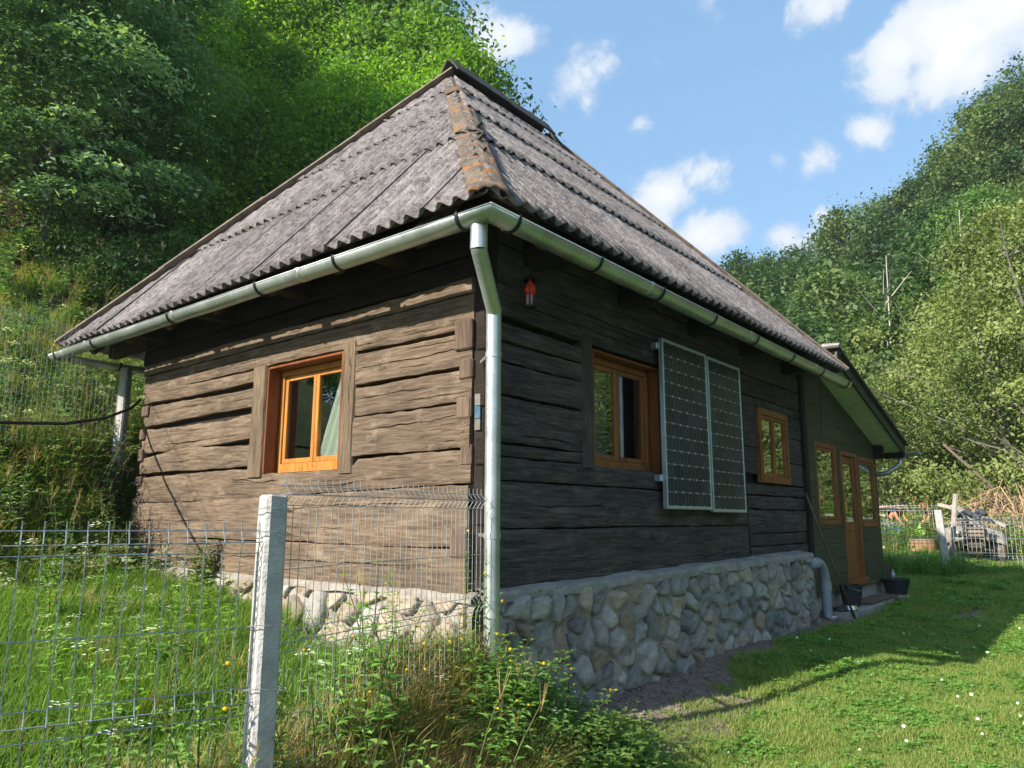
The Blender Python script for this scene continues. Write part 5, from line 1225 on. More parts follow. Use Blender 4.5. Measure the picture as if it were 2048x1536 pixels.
def make_trunk(name, seed, H, r, cl, m, nl=14, lean=.05, multi=1):
    rs = np.random.RandomState(seed + 2); q = MB()
    for k in range(multi):
        a = rs.uniform(0, 6.28); ln = lean * (1 + k)
        P = [np.array((ln * z * math.cos(a) + .12 * math.sin(z * .7 + seed + k), ln * z * math.sin(a) + .12 * math.cos(z * .8 + seed), z)) for z in np.linspace(-.4, H * .93, 9)]
        q.tube(P, [r * (1 - .9 * i / 8) * (1.25 if i == 0 else 1) for i in range(9)], 8, caps=False)
        for i in rs.choice(len(cl), min(nl // multi, len(cl)), replace=False):
            c = cl[i][:3]; z0 = max(H * .12, c[2] - np.hypot(c[0], c[1]) * rs.uniform(.3, .8)); j = min(7, max(0, int((z0 + .4) / (H * .93 + .4) * 8))); s = P[j]
            mid = (s + c) / 2 + np.array((0, 0, .12 * H * rs.uniform(-.3, .6) * .3)); q.tube([s, mid, c], [r * .38, r * .2, r * .06], 5, caps=False)
    V = np.concatenate(q.v); return mesh_np(name, V, q.f, [m], smooth=True)

BARK = mat('grey_beech_bark', (.09, .08, .07), .95, bump=.6, bscale=8, col2=(.18, .165, .15), vscale=3)
LF = {
 'bright': leaf_mat('bright_green_leaves', (.10, .22, .022), (.23, .38, .045), .42, vv=.18),
 'mid': leaf_mat('mid_green_leaves', (.055, .13, .03), (.12, .22, .055), .38, vv=.28, hv=.012),
 'blue': leaf_mat('dull_bluish_green_leaves', (.10, .19, .10), (.30, .42, .23), .34, vv=.2),
 'dark': leaf_mat('dark_green_leaves', (.022, .06, .018), (.05, .105, .03), .3, vv=.3),
 'pale': leaf_mat('pale_yellow_green_leaves', (.085, .135, .035), (.24, .29, .10), .35, vv=.15, hv=.01),
 'far': leaf_mat('far_forest_leaves', (.035, .080, .025), (.095, .155, .045), .3, vv=.42, hv=.03),
 'yellow': leaf_mat('yellowing_leaves', (.22, .20, .02), (.40, .30, .03), .4),
 'grass': leaf_mat('grass_blades', (.07, .16, .02), (.21, .33, .06), .38, vv=.15),
 'lawn': leaf_mat('mown_grass_blades', (.16, .25, .055), (.40, .43, .14), .38, vv=.1),
 'dry': leaf_mat('dry_grass_blades', (.28, .21, .08), (.48, .38, .17), .35, vv=.2),
 'weed': leaf_mat('weed_leaves', (.12, .26, .05), (.28, .46, .11), .42, vv=.2),
 'weedpale': leaf_mat('pale_weed_leaves', (.10, .19, .04), (.20, .30, .07), .38, vv=.12),
 'stem': leaf_mat('green_stems', (.07, .10, .03), (.12, .14, .05), .1),
 'petalw': leaf_mat('white_petals', (.72, .72, .70), (.80, .80, .78), .3), 'petaly': leaf_mat('yellow_petals', (.70, .42, .01), (.82, .58, .02), .3)}

# tree kinds: (crown mesh, trunk mesh, nominal height)
KIND = {}
def kind(key, seed, H, R, base, ncl, nl, size, lm, shape='oval', r=.13, **kw):
    tk = {k: kw.pop(k) for k in ('nl_', 'multi', 'lean') if k in kw}
    c, cl = make_crown('crown', seed, H, R, base, ncl, nl, size, LF[lm], shape, **kw)
    t = make_trunk('trunk', seed, H, r, cl, BARK, nl=tk.get('nl_', 14), multi=tk.get('multi', 1), lean=tk.get('lean', .04)); KIND[key] = (c, t, H)
kind('bright1', 3, 8.5, 1.75, .8, 95, 14000, .145, 'bright', 'cone', flat=.8); kind('bright2', 4, 9.5, 1.6, 1.0, 90, 14000, .145, 'bright', 'cone', flat=.8, up=.5); kind('bright3', 5, 7.0, 2.2, .5, 110, 15000, .145, 'bright', 'oval', flat=.7)
kind('mid1', 6, 11, 3.2, 1.8, 120, 15000, .20, 'mid'); kind('mid2', 7, 12, 2.9, 2.2, 120, 15000, .20, 'mid', 'cone'); kind('mid3', 8, 9, 2.8, 1.0, 100, 13000, .18, 'mid')
kind('blue1', 9, 10, 3.6, 1.6, 95, 20000, .17, 'blue', flat=.16, up=1.1); kind('dark1', 10, 12, 3.3, 1.0, 120, 13000, .21, 'dark'); kind('dark2', 11, 8, 2.8, .6, 90, 11000, .19, 'dark')
kind('pale1', 12, 10, 3.4, .6, 100, 25000, .125, 'pale', 'oval', multi=3, nl_=30, r=.11, lean=.07, flat=.6, up=.35); kind('pale2', 13, 8, 3.0, .3, 88, 21000, .125, 'pale', 'bush', multi=4, nl_=28, r=.09, lean=.09, flat=.6, up=.35)
kind('under1', 14, 2.0, 1.3, .1, 40, 3200, .11, 'mid', 'bush', r=.03); kind('under2', 15, 1.6, 1.2, .1, 36, 3000, .10, 'dark', 'bush', r=.03)
TREES = []
def tree(k, x, y, h, label, group=None, rz=None, sx=1.0, cat='tree', name='tree'):
    c, t, H = KIND[k]; s = h / H; z = float(ground_z(x, y))
    root = bpy.data.objects.new(name, None); COL.objects.link(root); root.location = (x, y, z); root.rotation_euler = (0, 0, rnd.uniform(0, 6.28) if rz is None else rz); root.scale = (s * sx, s * sx, s)
    tag(root, label, cat, group)
    for nm, me in (('crown', c), ('trunk', t)):
        o = bpy.data.objects.new(nm, me); COL.objects.link(o); o.parent = root
    return root

# wooded slope on the left: individual trees up the hillside
rt = random.Random(21); placed = []
def vis(x, y):
    dx, dy = x - CAM[0], y - CAM[1]; D = -(_r[0][2] * dx + _r[1][2] * dy); a = _r[0][0] * dx + _r[1][0] * dy
    return 1024 + 1480 * a / max(D, .1), D
LAB = {'bright': 'slender bright green young tree in the thicket on the left wooded slope', 'mid': 'mid green leafy tree on the left wooded slope behind the roof', 'blue': 'broad dull bluish-green tree with drooping layered sprays on the left slope', 'dark': 'dark green tree in the shade of the left wooded slope'}
USED = {}
def treelabel(px, D, kk, h):
    look = {'bright': 'slender bright tree', 'mid': 'mid green tree', 'blue': 'broad bluish tree', 'dark': 'dark green tree'}[kk].replace('slender ', '')
    if px < 60: w = 'at the left edge of the photo'
    elif px < 240: w = 'above the left gutter end'
    elif px < 420: w = 'over the lower left slope of the roof'
    elif px < 560: w = 'over the middle of the left hip'
    elif px < 700: w = 'over the upper left hip'
    elif px < 860: w = 'just left of the roof peak'
    elif px < 960: w = 'right above the roof peak'
    else: w = 'at the sky edge right of the roof peak'
    dd = 'in front' if D < 22 else ('in mid row' if D < 27 else ('in back row' if D < 33 else 'highest up'))
    base = '%s %s, %s' % (look, dd, w); USED[base] = USED.get(base, 0) + 1
    return base if USED[base] == 1 else base + ', ' + ('right one', 'far one')[min(1, USED[base] - 2)]
for (px, D, h, k) in [(20, 13.8, 7.6, 'blue1'), (-150, 13.5, 8, 'blue1'), (140, 16.5, 8.6, 'blue1'), (60, 20, 11, 'blue1'), (215, 16.2, 5.6, 'mid3'), (20, 25, 11, 'blue1'),
                      (340, 20.5, 8.5, 'bright1'), (300, 26, 9.5, 'mid2'), (405, 23, 9.5, 'bright2'), (470, 20, 7.5, 'bright1'), (525, 24, 10, 'bright2'), (590, 21, 8.2, 'bright1'), (640, 25.5, 10, 'bright2'),
                      (690, 21.5, 9.0, 'bright2'), (740, 25, 10.5, 'bright1'), (800, 23.5, 10.3, 'bright2'), (870, 23.5, 10.5, 'bright1'), (900, 27, 13.5, 'bright2'), (930, 29, 12.5, 'mid2'), (955, 31, 10.5, 'mid3'), (980, 33, 8.6, 'mid2'), (1005, 34, 6.6, 'dark2'), (850, 33, 16, 'mid1'), (820, 30, 15, 'bright2'), (560, 34, 18, 'mid1'), (620, 36, 19, 'mid2'), (690, 35, 18.5, 'mid1'), (750, 36, 19, 'mid2'), (800, 36, 18, 'mid1'), (500, 36, 18, 'mid2'), (880, 37, 17.5, 'mid2'),
                      (430, 29, 12, 'bright2'), (550, 30, 13, 'bright1'), (670, 30, 13, 'bright2'), (780, 31, 13.5, 'bright2')]:
    x, y, _ = at(px, D); placed.append((x, y)); kk = k.rstrip('0123456789')
    NT = globals().get('NT', 0) + 1; tree(k, x, y, h * rt.uniform(.95, 1.05), treelabel(px, D, kk, h), 'trees on the left wooded slope')
tries = 0; cnt = 0
while tries < 6000 and cnt < 150:
    tries += 1; x = rt.uniform(-9, 42); y = rt.uniform(12, 62); px, D = vis(x, y)
    if not (-260 < px < 945) or y < hill_start(x) + 6.5 or D > 66: continue
    md = 2.5 + D * .035
    if any((x - a) ** 2 + (y - b) ** 2 < md * md for a, b in placed): continue
    placed.append((x, y)); cnt += 1
    k = rt.choice(['mid1', 'mid2', 'dark1', 'mid3', 'dark2'] if px < 330 or D > 42 else ['dark1', 'dark1', 'mid2', 'bright2', 'dark1', 'dark2']); 
    if px < 230 and rt.random() < .4: k = 'blue1'
    kk = k.rstrip('0123456789')
    hmax = 13 if px < 850 else 11
    tree(k, x, y, rt.uniform(.72, 1) * hmax, LAB[kk], 'trees on the left wooded slope')
# unseen trees added out of frame to the left, to shade the bank
for (x, y, h, k) in [(-11, 13.5, 7.5, 'mid1'), (-14.5, 15, 8, 'dark1'), (-9, 15, 7, 'mid2')]:
    tree(k, x, y, h, 'unseen tree added left of the frame to shade the bank', 'unseen trees added to shade the bank')
# saplings and bushes at the wood's edge
for i in range(34):
    px = rt.uniform(-40, 620); D = rt.uniform(13.5, 19); x, y, _ = at(px, D)
    if y < hill_start(x) + 3: continue
    tree(rt.choice(['under1', 'under2']), x, y, rt.uniform(.7, 1.6), 'low leafy sapling at the left wood edge, ' + ('far left above the wire fence' if px < 120 else 'above the far end of the roof' if px < 300 else 'just over the lower left hip' if px < 450 else 'against the middle of the left hip'), 'saplings at the edge of the left wood', cat='bush', name='sapling')

# pale sunlit trees beyond the lawn, on the right
for (px, D, h, k, lb) in [(2065, 25, 12.0, 'pale1', 'tallest pale yellow-green tree, at the right edge beyond the branch heap'), (1985, 28, 9.6, 'pale2', 'pale yellow-green tree right behind the branch heap'),
                          (1905, 29, 8.2, 'pale1', 'pale yellow-green tree over the distant white post'), (1835, 29.5, 7.2, 'pale2', 'pale bushy tree over the people by the fence'),
                          (1770, 29.5, 5.9, 'pale1', 'pale tree rising behind the porch roof'), (1700, 33, 5.4, 'pale2', 'farthest pale tree, half hidden by the porch roof tip'), (1650, 40, 5.4, 'pale1', 'pale tree seen through the gap above the main roof end'),
                          (2150, 21.0, 10.5, 'pale1', 'pale leafy tree mostly out of frame at the right edge'), (1945, 34, 10.5, 'pale1', 'taller pale tree behind the row at the right'), (2030, 33, 12.5, 'pale2', 'broad pale tree farther back at the right edge'),
                          (1870, 34, 8.8, 'pale2', 'pale tree behind the row, left of the taller one'), (1790, 38, 8, 'mid3', 'mid green tree behind the pale row'), (2040, 38, 14, 'mid1', 'darker tall tree behind the pale row at the right edge')]:
    x, y, _ = at(px, D); tree(k, x, y, h, lb)
for i, (px, D, h) in enumerate([(1760, 46, 8), (1830, 50, 9), (1900, 47, 10), (1970, 52, 12), (2040, 50, 13), (1700, 52, 7.5), (1640, 60, 7), (2100, 45, 13), (1590, 70, 7), (1740, 60, 9)]):
    x, y, _ = at(px, D); tree(['mid1', 'bright3', 'mid2', 'mid3'][i % 4], x, y, h, 'green tree at the foot of the right hill, ' + ['left of the pale row', 'over the porch eave', 'above the distant white post', 'above the branch heap', 'at the right edge of the photo', 'above the end of the main roof', 'where it first shows past the roof', 'mostly beyond the right edge', 'farthest left beyond the roof hip', 'between roof end and pale trees'][i], 'trees at the foot of the right hill')
# trees that only the window panes and solar panels mirror: the far side of the lawn and the valley to the left
i = 0
for (x, y, h, k) in [(6, -15, 9, 'pale1'), (10, -16.5, 10, 'pale2'), (14, -15, 9, 'pale1'), (18.5, -17, 11, 'pale2'), (23, -16, 10, 'pale1'), (28, -18, 12, 'mid1'), (33, -16, 11, 'pale1'), (12, -21, 14, 'mid1'), (20, -22, 14, 'mid2'), (2, -16, 9, 'mid3'), (27, -24, 15, 'mid1'), (38, -20, 14, 'mid2'), (36, -12, 9, 'pale2'), (42, -14, 12, 'mid1'), (46, -8, 12, 'pale1')]:
    tree(k, x, y, h, 'tree on the far side of the lawn, seen only mirrored in the panes', 'trees mirrored in the panes')
for (x, y, h, k) in [(-9, 24, 9, 'mid1'), (-12.5, 26, 10, 'dark1'), (-16, 27, 11, 'mid2'), (-6.5, 22, 9, 'dark1'), (-20, 29, 12, 'dark1'), (-11, 31, 13, 'mid1'), (-15.5, 33, 13, 'dark1'), (-5, 27, 12, 'mid2')]:
    tree(k, x, y, h, 'dark tree behind the neighbour roof, seen only mirrored in the sunlit window', 'trees mirrored in the sunlit window')
nb = empty('neighbour_house', (-9.5, 17, 1), 'low grey tin-roofed house mirrored in the sunlit window', 'house')
MB().box(-12.5, -7.2, 15.2, 19.5, .5, 2.6).build('wall', MT['soffit'], nb)
for s in (-1, 1):
    q = MB(); q.beam((-12.9, 17.3 + s * 1.3, 3.35), (-6.8, 17.3 + s * 1.3, 3.35), .05, 3.0, up=(0, -s * .87, .5)); q.build('roof', mat('blue_grey_tin', (.10, .11, .15), .6, stretch=(1, 1, 8), var=.5, vscale=3), nb)
MB().beam((-12.95, 17.3, 4.06), (-6.75, 17.3, 4.06), .2, .06).build('ridge_trim', MT['white'], nb)

# ------------------------------------------------------------------ scatter: one object, points with their own turn, size and kind
def scatter(name, P, ang, scl, idx, col, lean=None, label=None, cat=None, kind_='stuff'):
    P = np.asarray(P, np.float32); n = len(P)
    me = bpy.data.meshes.new(name); me.vertices.add(n); me.vertices.foreach_set('co', P.ravel())
    rot = np.zeros((n, 3), np.float32); rot[:, 2] = ang
    if lean is not None: rot[:, 0] = lean[:, 0]; rot[:, 1] = lean[:, 1]
    a = me.attributes.new('rot', 'FLOAT_VECTOR', 'POINT'); a.data.foreach_set('vector', rot.ravel())
    a = me.attributes.new('scl', 'FLOAT', 'POINT'); a.data.foreach_set('value', np.asarray(scl, np.float32))
    a = me.attributes.new('idx', 'INT', 'POINT'); a.data.foreach_set('value', np.asarray(idx, np.int32))
    o = bpy.data.objects.new(name, me); COL.objects.link(o)
    ng = bpy.data.node_groups.new(name + '_nodes', 'GeometryNodeTree')
    ng.interface.new_socket('Geometry', in_out='INPUT', socket_type='NodeSocketGeometry'); ng.interface.new_socket('Geometry', in_out='OUTPUT', socket_type='NodeSocketGeometry')
    gi = ng.nodes.new('NodeGroupInput'); go = ng.nodes.new('NodeGroupOutput'); ip = ng.nodes.new('GeometryNodeInstanceOnPoints'); ci = ng.nodes.new('GeometryNodeCollectionInfo')
    ci.inputs['Collection'].default_value = col; ci.inputs['Separate Children'].default_value = True; ci.inputs['Reset Children'].default_value = True
    def na(nm, t):
        x = ng.nodes.new('GeometryNodeInputNamedAttribute'); x.data_type = t; x.inputs['Name'].default_value = nm; return x.outputs[0]
    ng.links.new(gi.outputs[0], ip.inputs['Points']); ng.links.new(ci.outputs[0], ip.inputs['Instance']); ip.inputs['Pick Instance'].default_value = True
    ng.links.new(na('idx', 'INT'), ip.inputs['Instance Index']); 
    e2r = ng.nodes.new('FunctionNodeEulerToRotation'); ng.links.new(na('rot', 'FLOAT_VECTOR'), e2r.inputs[0]); ng.links.new(e2r.outputs[0], ip.inputs['Rotation'])
    ng.links.new(na('scl', 'FLOAT'), ip.inputs['Scale']); ng.links.new(ip.outputs[0], go.inputs[0])
    m = o.modifiers.new('scatter', 'NODES'); m.node_group = ng
    return tag(o, label, cat, kind=kind_)

def blades(seed, n, rad, h0, h1, w, lean, m, segs=2, curl=.5, extra=None):
    rs = np.random.RandomState(seed); V = []; F = []; T = []
    for i in range(n):
        a = rs.uniform(0, 6.283); r = rad * math.sqrt(rs.uniform()); b = np.array((r * math.cos(a), r * math.sin(a), -.01)); h = rs.uniform(h0, h1); la = rs.uniform(0, 6.283); l = rs.uniform(.2, 1) * lean
        d = np.array((math.cos(la), math.sin(la), 0)); s = np.array((-d[1], d[0], 0)); ww = w * rs.uniform(.7, 1.3); k0 = len(V); tt = np.clip(rs.uniform(.0, 1), 0, 1)
        for j in range(segs):
            t = j / segs; p = b + np.array((0, 0, h * (t - curl * l * t * t * .4))) + d * h * l * t * t; wj = ww * (1 - .35 * t)
            V += [p - s * wj / 2, p + s * wj / 2]; T += [tt * (.6 + .4 * t)] * 2
        p = b + np.array((0, 0, h * (1 - curl * l * .4))) + d * h * l; V.append(p); T.append(tt)
        for j in range(segs - 1): F.append((k0 + 2 * j, k0 + 2 * j + 1, k0 + 2 * j + 3, k0 + 2 * j + 2))
        k = k0 + 2 * (segs - 1); F.append((k, k + 1, k + 2))
    return V, F, T
def blade_mesh(name, m, *a, **kw):
    V, F, T = blades(*a, m=None, **kw); return mesh_np(name, V, F, [m], attrs={'tint': T})
lawn_m = [blade_mesh('lawn_tuft', LF['lawn'], 50 + k, 46, .075, .018, .055 + .008 * (k % 3), .0042, 1.0) for k in range(5)]
def clover(seed, n=16, R=.07):
    rs = np.random.RandomState(seed); C = []; Nn = []
    for i in range(n):
        c = np.array((rs.normal() * R * .5, rs.normal() * R * .5, rs.uniform(.02, .045)))
        for j in range(3):
            a = j * 2.09 + rs.uniform(0, 2); C.append(c + np.array((math.cos(a), math.sin(a), 0)) * .009); v = np.array((rs.normal() * .3, rs.normal() * .3, 1)); Nn.append(v / np.linalg.norm(v))
    V, F, t = leaf_cloud(np.array(C), np.array(Nn), rs.uniform(.014, .022, len(C)), rs.uniform(0, .6, len(C)), aspect=.95, rs=rs)
    return mesh_np('clover', V, F, [LF['weed']], attrs={'tint': t})
clov = [clover(k) for k in range(3)]
def clover_head(seed):
    q = MB(); q.tube([(0, 0, 0), (.003, 0, .07)], .0012, 4, mi=1); q.lathe((.003, 0, .07), [(0, -.008), (.008, -.003), (.009, .003), (0, .009)], 7, mi=0)
    V = np.concatenate(q.v); return mesh_np('clover_flower', V, q.f, [LF['petalw'], LF['stem']], mi=q.m, attrs={'tint': [.5] * len(V)})
col_lawn = src_col('lawn_sources', lawn_m + clov + [clover_head(1)])
def in_frame(x, y, m=120, zmax=2.0):
    dx, dy = x - CAM[0], y - CAM[1]; D = -(_r[0][2] * dx + _r[1][2] * dy); a = _r[0][0] * dx + _r[1][0] * dy
    return (D > .5) & (np.abs(a / np.maximum(D, .1)) < (1024 + m) / 1480 + .12 / np.maximum(D, .3)), D
rs = np.random.RandomState(77)
def lawn_points():
    P = []; S_ = []; I = []; A = []
    for (n, d0, d1, k) in [(34000, 1.5, 5.0, 1.0), (42000, 5.0, 9.0, 1.35), (34000, 9, 17, 2.1), (22000, 17, 36, 3.6)]:
        x = rs.uniform(-3, 34, n * 6) if d1 > 9 else rs.uniform(-3.6, 12, n * 6); y = rs.uniform(-12, 9, n * 6) if d1 > 9 else rs.uniform(-7, 1, n * 6)
        ok, D = in_frame(x, y, 260); ok &= (D > d0) & (D <= d1)
        ok &= (fence_sd(x, y) < .05) | (x > 0.2)
        ok &= ~((x > -.1) & (x < 10.3) & (y > -.12)) & (y < hill_start(x) - 1.2)
        s = soil_mask(x, y); ok &= rs.uniform(size=len(x)) > s * 1.15
        ok &= ~((x > 6.55) & (x < 9.95) & (y > -.45) & (y < .2))
        x, y, s = x[ok][:n], y[ok][:n], s[ok][:n]
        P.append(np.stack([x, y, ground_z(x, y)], 1)); patch = fbm2(x * .9, y * .9, 61, 3)
        sc = k * rs.uniform(.7, 1.25, len(x)) * (1 + .22 * patch) * (1 - .35 * s); S_.append(sc)
        ii = rs.randint(0, 5, len(x)); cl = rs.uniform(size=len(x)) < (.03 + .10 * (fbm2(x * 1.7, y * 1.7, 71, 2) > .2)); ii[cl] = rs.randint(5, 8, cl.sum()); fl = rs.uniform(size=len(x)) < .0012 / k; ii[fl] = 8
        I.append(ii); A.append(rs.uniform(0, 6.28, len(x)))
    return np.concatenate(P), np.concatenate(A), np.concatenate(S_), np.concatenate(I)
P_, A_, S_s, I_ = lawn_points()
scatter('lawn_grass', P_, A_, S_s, I_, col_lawn, label='short mown lawn grass with clover in front of the house', cat='grass')

long_m = [blade_mesh('grass_tuft', LF['grass'], 90 + k, 34, .07, .16, .38, .0065, .75, segs=4, curl=.9) for k in range(4)]
dry_m = [blade_mesh('dry_tuft', LF['dry'], 100 + k, 38, .07, .18, .46, .0058, 1.0, segs=4, curl=1.0) for k in range(3)]
mix_m = [blade_mesh('grass_tuft_low', LF['grass'], 110 + k, 30, .08, .10, .22, .007, .8, segs=3, curl=.7) for k in range(2)]
def weed_mesh(seed, h, pairs, ls, lm, flower=None, nst=1, spread=.1, asp=.5, droop=.3):
    rs = np.random.RandomState(seed); q = MB(); C = []; Nn = []; A = []; Sz = []; fl = []
    for k in range(nst):
        hh = h * rs.uniform(.7, 1.05); a0 = rs.uniform(0, 6.28); sp = spread * rs.uniform(.3, 1); b = np.array((rs.normal() * spread * .4, rs.normal() * spread * .4, -.02))
        st = [b + np.array((math.cos(a0) * sp * t * t * 2, math.sin(a0) * sp * t * t * 2, hh * t)) for t in np.linspace(0, 1, 5)]
        q.tube(st, [.0045, .004, .0035, .003, .0015], 4, caps=False, mi=1)
        for i in range(pairs):
            t = .12 + .86 * i / max(1, pairs - 1); p = np.array([np.interp(t * 4, range(5), [s[j] for s in st]) for j in range(3)]); an = i * 1.57 + a0 + rs.normal() * .3; L = ls * (1.15 - .75 * t) * rs.uniform(.8, 1.2)
            for sg in (0, math.pi):
                d = np.array((math.cos(an + sg), math.sin(an + sg), .35 - .0 * t)); d /= np.linalg.norm(d); s = np.cross(d, (0, 0, 1.)); s /= np.linalg.norm(s); u = np.cross(s, d)
                w = L * asp * .5; v0 = p + d * .01; v = [v0, v0 + d * L * .35 + s * w + u * .10 * L, v0 + d * L * .38 - np.array((0, 0, .02 * L)), v0 + d * L * .35 - s * w + u * .10 * L, v0 + d * L * .75 + s * w * .62 - np.array((0, 0, droop * L * .25)), v0 + d * L * .78 - np.array((0, 0, droop * L * .33)), v0 + d * L * .75 - s * w * .62 - np.array((0, 0, droop * L * .25)), v0 + d * L - np.array((0, 0, droop * L * .7))]
                q.add(v, [(0, 1, 2), (0, 2, 3), (1, 4, 5, 2), (2, 5, 6, 3), (4, 7, 5), (5, 7, 6)], 0)
        if flower: fl.append(st[-1])
    for p in fl:
        if flower == 'y': q.lathe(p, [(0, -.004), (.008, -.003), (.010, .004), (.006, .009), (0, .010)], 7, mi=2)
        elif flower == 'w':
            for j in range(rs.randint(7, 16)): c = p + np.array((rs.normal() * .035, rs.normal() * .035, rs.uniform(-.01, .02))); q.add([c + np.array(v) * .014 for v in ((-1, 0, 0), (0, -1, .2), (1, 0, 0), (0, 1, .2))], [(0, 1, 2, 3)], 2)
        elif flower == 's':
            for j in range(5): q.tube([p - np.array((0, 0, .05)), p + np.array((rs.normal() * .02, rs.normal() * .02, .08))], [.0016, .0008], 3, mi=2)
    V = np.concatenate(q.v); rs2 = np.random.RandomState(seed + 1); t = np.clip(rs2.uniform(.1, .9, len(V) // 1) * .3 + .35 + .2 * np.sin(V[:, 2] * 40), 0, 1)
    fm = {'y': LF['petaly'], 'w': LF['petalw'], 's': LF['dry'], None: LF['petalw']}[flower]
    return mesh_np('weed', V, q.f, [LF[lm], LF['stem'], fm], mi=q.m, attrs={'tint': t})
weeds = [weed_mesh(200, .75, 9, .13, 'weed', None, 3, .12), weed_mesh(201, .55, 8, .10, 'weedpale', None, 3, .14), weed_mesh(202, .9, 11, .12, 'weed', 's', 2, .10, .35), weed_mesh(203, .5, 7, .12, 'weed', 'w', 3, .14), weed_mesh(204, .35, 5, .16, 'weed', None, 3, .16, .7), weed_mesh(205, .6, 8, .09, 'weedpale', 'y', 3, .14, .3)]
col_yard = src_col('yard_sources', long_m + dry_m + mix_m + weeds)      # 0-3 long, 4-6 dry, 7-8 low, 9-14 weeds
weeds_b = [weed_mesh(210, .75, 9, .12, 'blue', None, 3, .12), weed_mesh(211, .55, 8, .09, 'mid', None, 4, .14), weed_mesh(212, .9, 11, .11, 'blue', 's', 3, .10, .35), weed_mesh(213, .55, 7, .10, 'blue', 'w', 3, .14), weed_mesh(214, .4, 6, .12, 'mid', 's', 4, .16, .5), weed_mesh(215, .6, 8, .08, 'blue', 'y', 3, .14, .3)]
col_bank = src_col('bank_sources', long_m + dry_m + mix_m + weeds_b)
def pick(n, w): w = np.array(w, float); return rs.choice(len(w), n, p=w / w.sum())
Wgreen = [4, 4, 4, 4, .25, .25, .25, 3, 3, .08, .08, .04, .08, .035, .0]
Wslope = [1.5, 1.5, 1.5, 1.5, 3.2, 3.2, 3.2, .6, .6, .1, .15, .2, .05, .04, .04]
Wbank = [2.4, 2.4, 2.4, 2.4, 1.5, 1.5, 1.5, 1, 1, .45, .5, .45, .3, .5, .03]
P = []; Sx = []; I = []; A = []
def addpts(x, y, w, s0, s1):
    n = len(x); P.append(np.stack([x, y, ground_z(x, y)], 1)); Sx.append(rs.uniform(s0, s1, n)); I.append(pick(n, w)); A.append(rs.uniform(0, 6.28, n))
x = rs.uniform(-5.5, -.02, 16000); y = rs.uniform(-1.3, 5.2, 16000); sdv_ = fence_sd(x, y); okf, D = in_frame(x, y, 120)
ok = (sdv_ > .22) & okf & (D < 9) & (rs.uniform(size=len(x)) < .85) & (np.hypot(x + .28, y - 4.4) > .16)
close = ss((.5 + x) / .5); ok &= rs.uniform(size=len(x)) > close * .45; ok &= rs.uniform(size=len(x)) > soil_mask(x, y) * 1.1
near = x > -.28
a_, b_ = x[ok & ~near], y[ok & ~near]; addpts(a_, b_, Wgreen, .55, .95)
a_, b_ = x[ok & near], y[ok & near]; addpts(a_, b_, Wgreen, .35, .62)
x = rs.uniform(-4.0, .2, 9000); y = rs.uniform(-1.9, .9, 9000); s_ = fence_sd(x, y); ok = (s_ > -.62) & (s_ < .28) & ~((x > -.12) & (y > -.02)) & (x < -.05)
addpts(x[ok], y[ok], Wslope, .6, 1.05)
x = rs.uniform(-8, 3.5, 26000); y = rs.uniform(4.0, 14, 26000); okf, D = in_frame(x, y, 100)
b0 = 4.2 + 1.2 * ss((x + .6) / .8); ok = (y > b0) & okf & (rs.uniform(size=len(x)) > .92 * ss((y - 7.8) / 2.5)) & ~((x > -.05) & (y < 5.4)); a_, b_ = x[ok], y[ok]; NB0 = sum(len(q_) for q_ in P); addpts(a_, b_, Wbank, .7, 1.35)
x = rs.uniform(-9, 16, 12000); y = rs.uniform(11, 24, 12000); rs.uniform(); okf, D = in_frame(x, y, 100); ok = okf & (y > hill_start(x) + 2) & (rs.uniform(size=len(x)) < .35) & (rs.uniform(size=len(x)) > .8 * ss((y - hill_start(x) - 4) / 4)); addpts(x[ok], y[ok], [.6, .6, .6, .6, .6, .6, .6, .3, .3, 1.2, .8, .5, 1.8, .5, .2], 1.0, 1.8)
P = np.concatenate(P); Sx = np.concatenate(Sx); I = np.concatenate(I); A = np.concatenate(A)
ln_ = rs.normal(size=(len(P), 2)) * .12
scatter('wild_grass', P[:NB0], A[:NB0], Sx[:NB0], I[:NB0], col_yard, lean=ln_[:NB0], label='long uncut grass and dry stalks in the yard behind the near mesh fence', cat='grass')
scatter('bank_weeds', P[NB0:], A[NB0:], Sx[NB0:], I[NB0:], col_bank, lean=ln_[NB0:], label='tangled dull green weeds and grass covering the steep bank at the left', cat='weeds')
# rank growth along the far fence and under the pale trees
P = []; Sx = []; I = []; A = []
n = 1500; t = rs.uniform(0, 1, n); x = 13.1 + 1.0 * rs.normal(size=n) * .5 + .5; y = -.6 + 3.6 * t; addpts(x, y, [1, 1, 1, 1, .1, .1, .1, .5, .5, 3, 1, .2, 1, .3, .1], .35, .75)
n = 700; x = 13.9 + rs.normal(size=n) * .3; y = rs.uniform(-3.2, -.5, n); addpts(x, y, [1, 1, 1, 1, .1, .1, .1, .8, .8, 1, .6, .1, .5, .2, .1], .2, .4)
n = 8000; x = rs.uniform(17.2, 34, n); y = rs.uniform(-7, 12, n); ok = (np.hypot(x - 19.9, y + .8) > 1.3) & ~((np.abs(x - 15.4) < 1.6) & (np.abs(y + .4) < .9)) & (np.hypot(x - 21.5, y - 2.2) > 1.4) & (np.hypot(x - 22.5, y - 1.9) > .6); addpts(x[ok], y[ok], [1.5, 1.5, 1.5, 1.5, 1.2, 1.2, 1.2, .3, .3, 1, 1, 1, 1, .2, .3], .8, 2.2)
P = np.concatenate(P); Sx = np.concatenate(Sx); I = np.concatenate(I); A = np.concatenate(A)
scatter('rough_growth', P, A, Sx, I, col_yard, lean=rs.normal(size=(len(P), 2)) * .1, label='rank weeds and rough grass along the far fence and under the pale trees', cat='weeds')

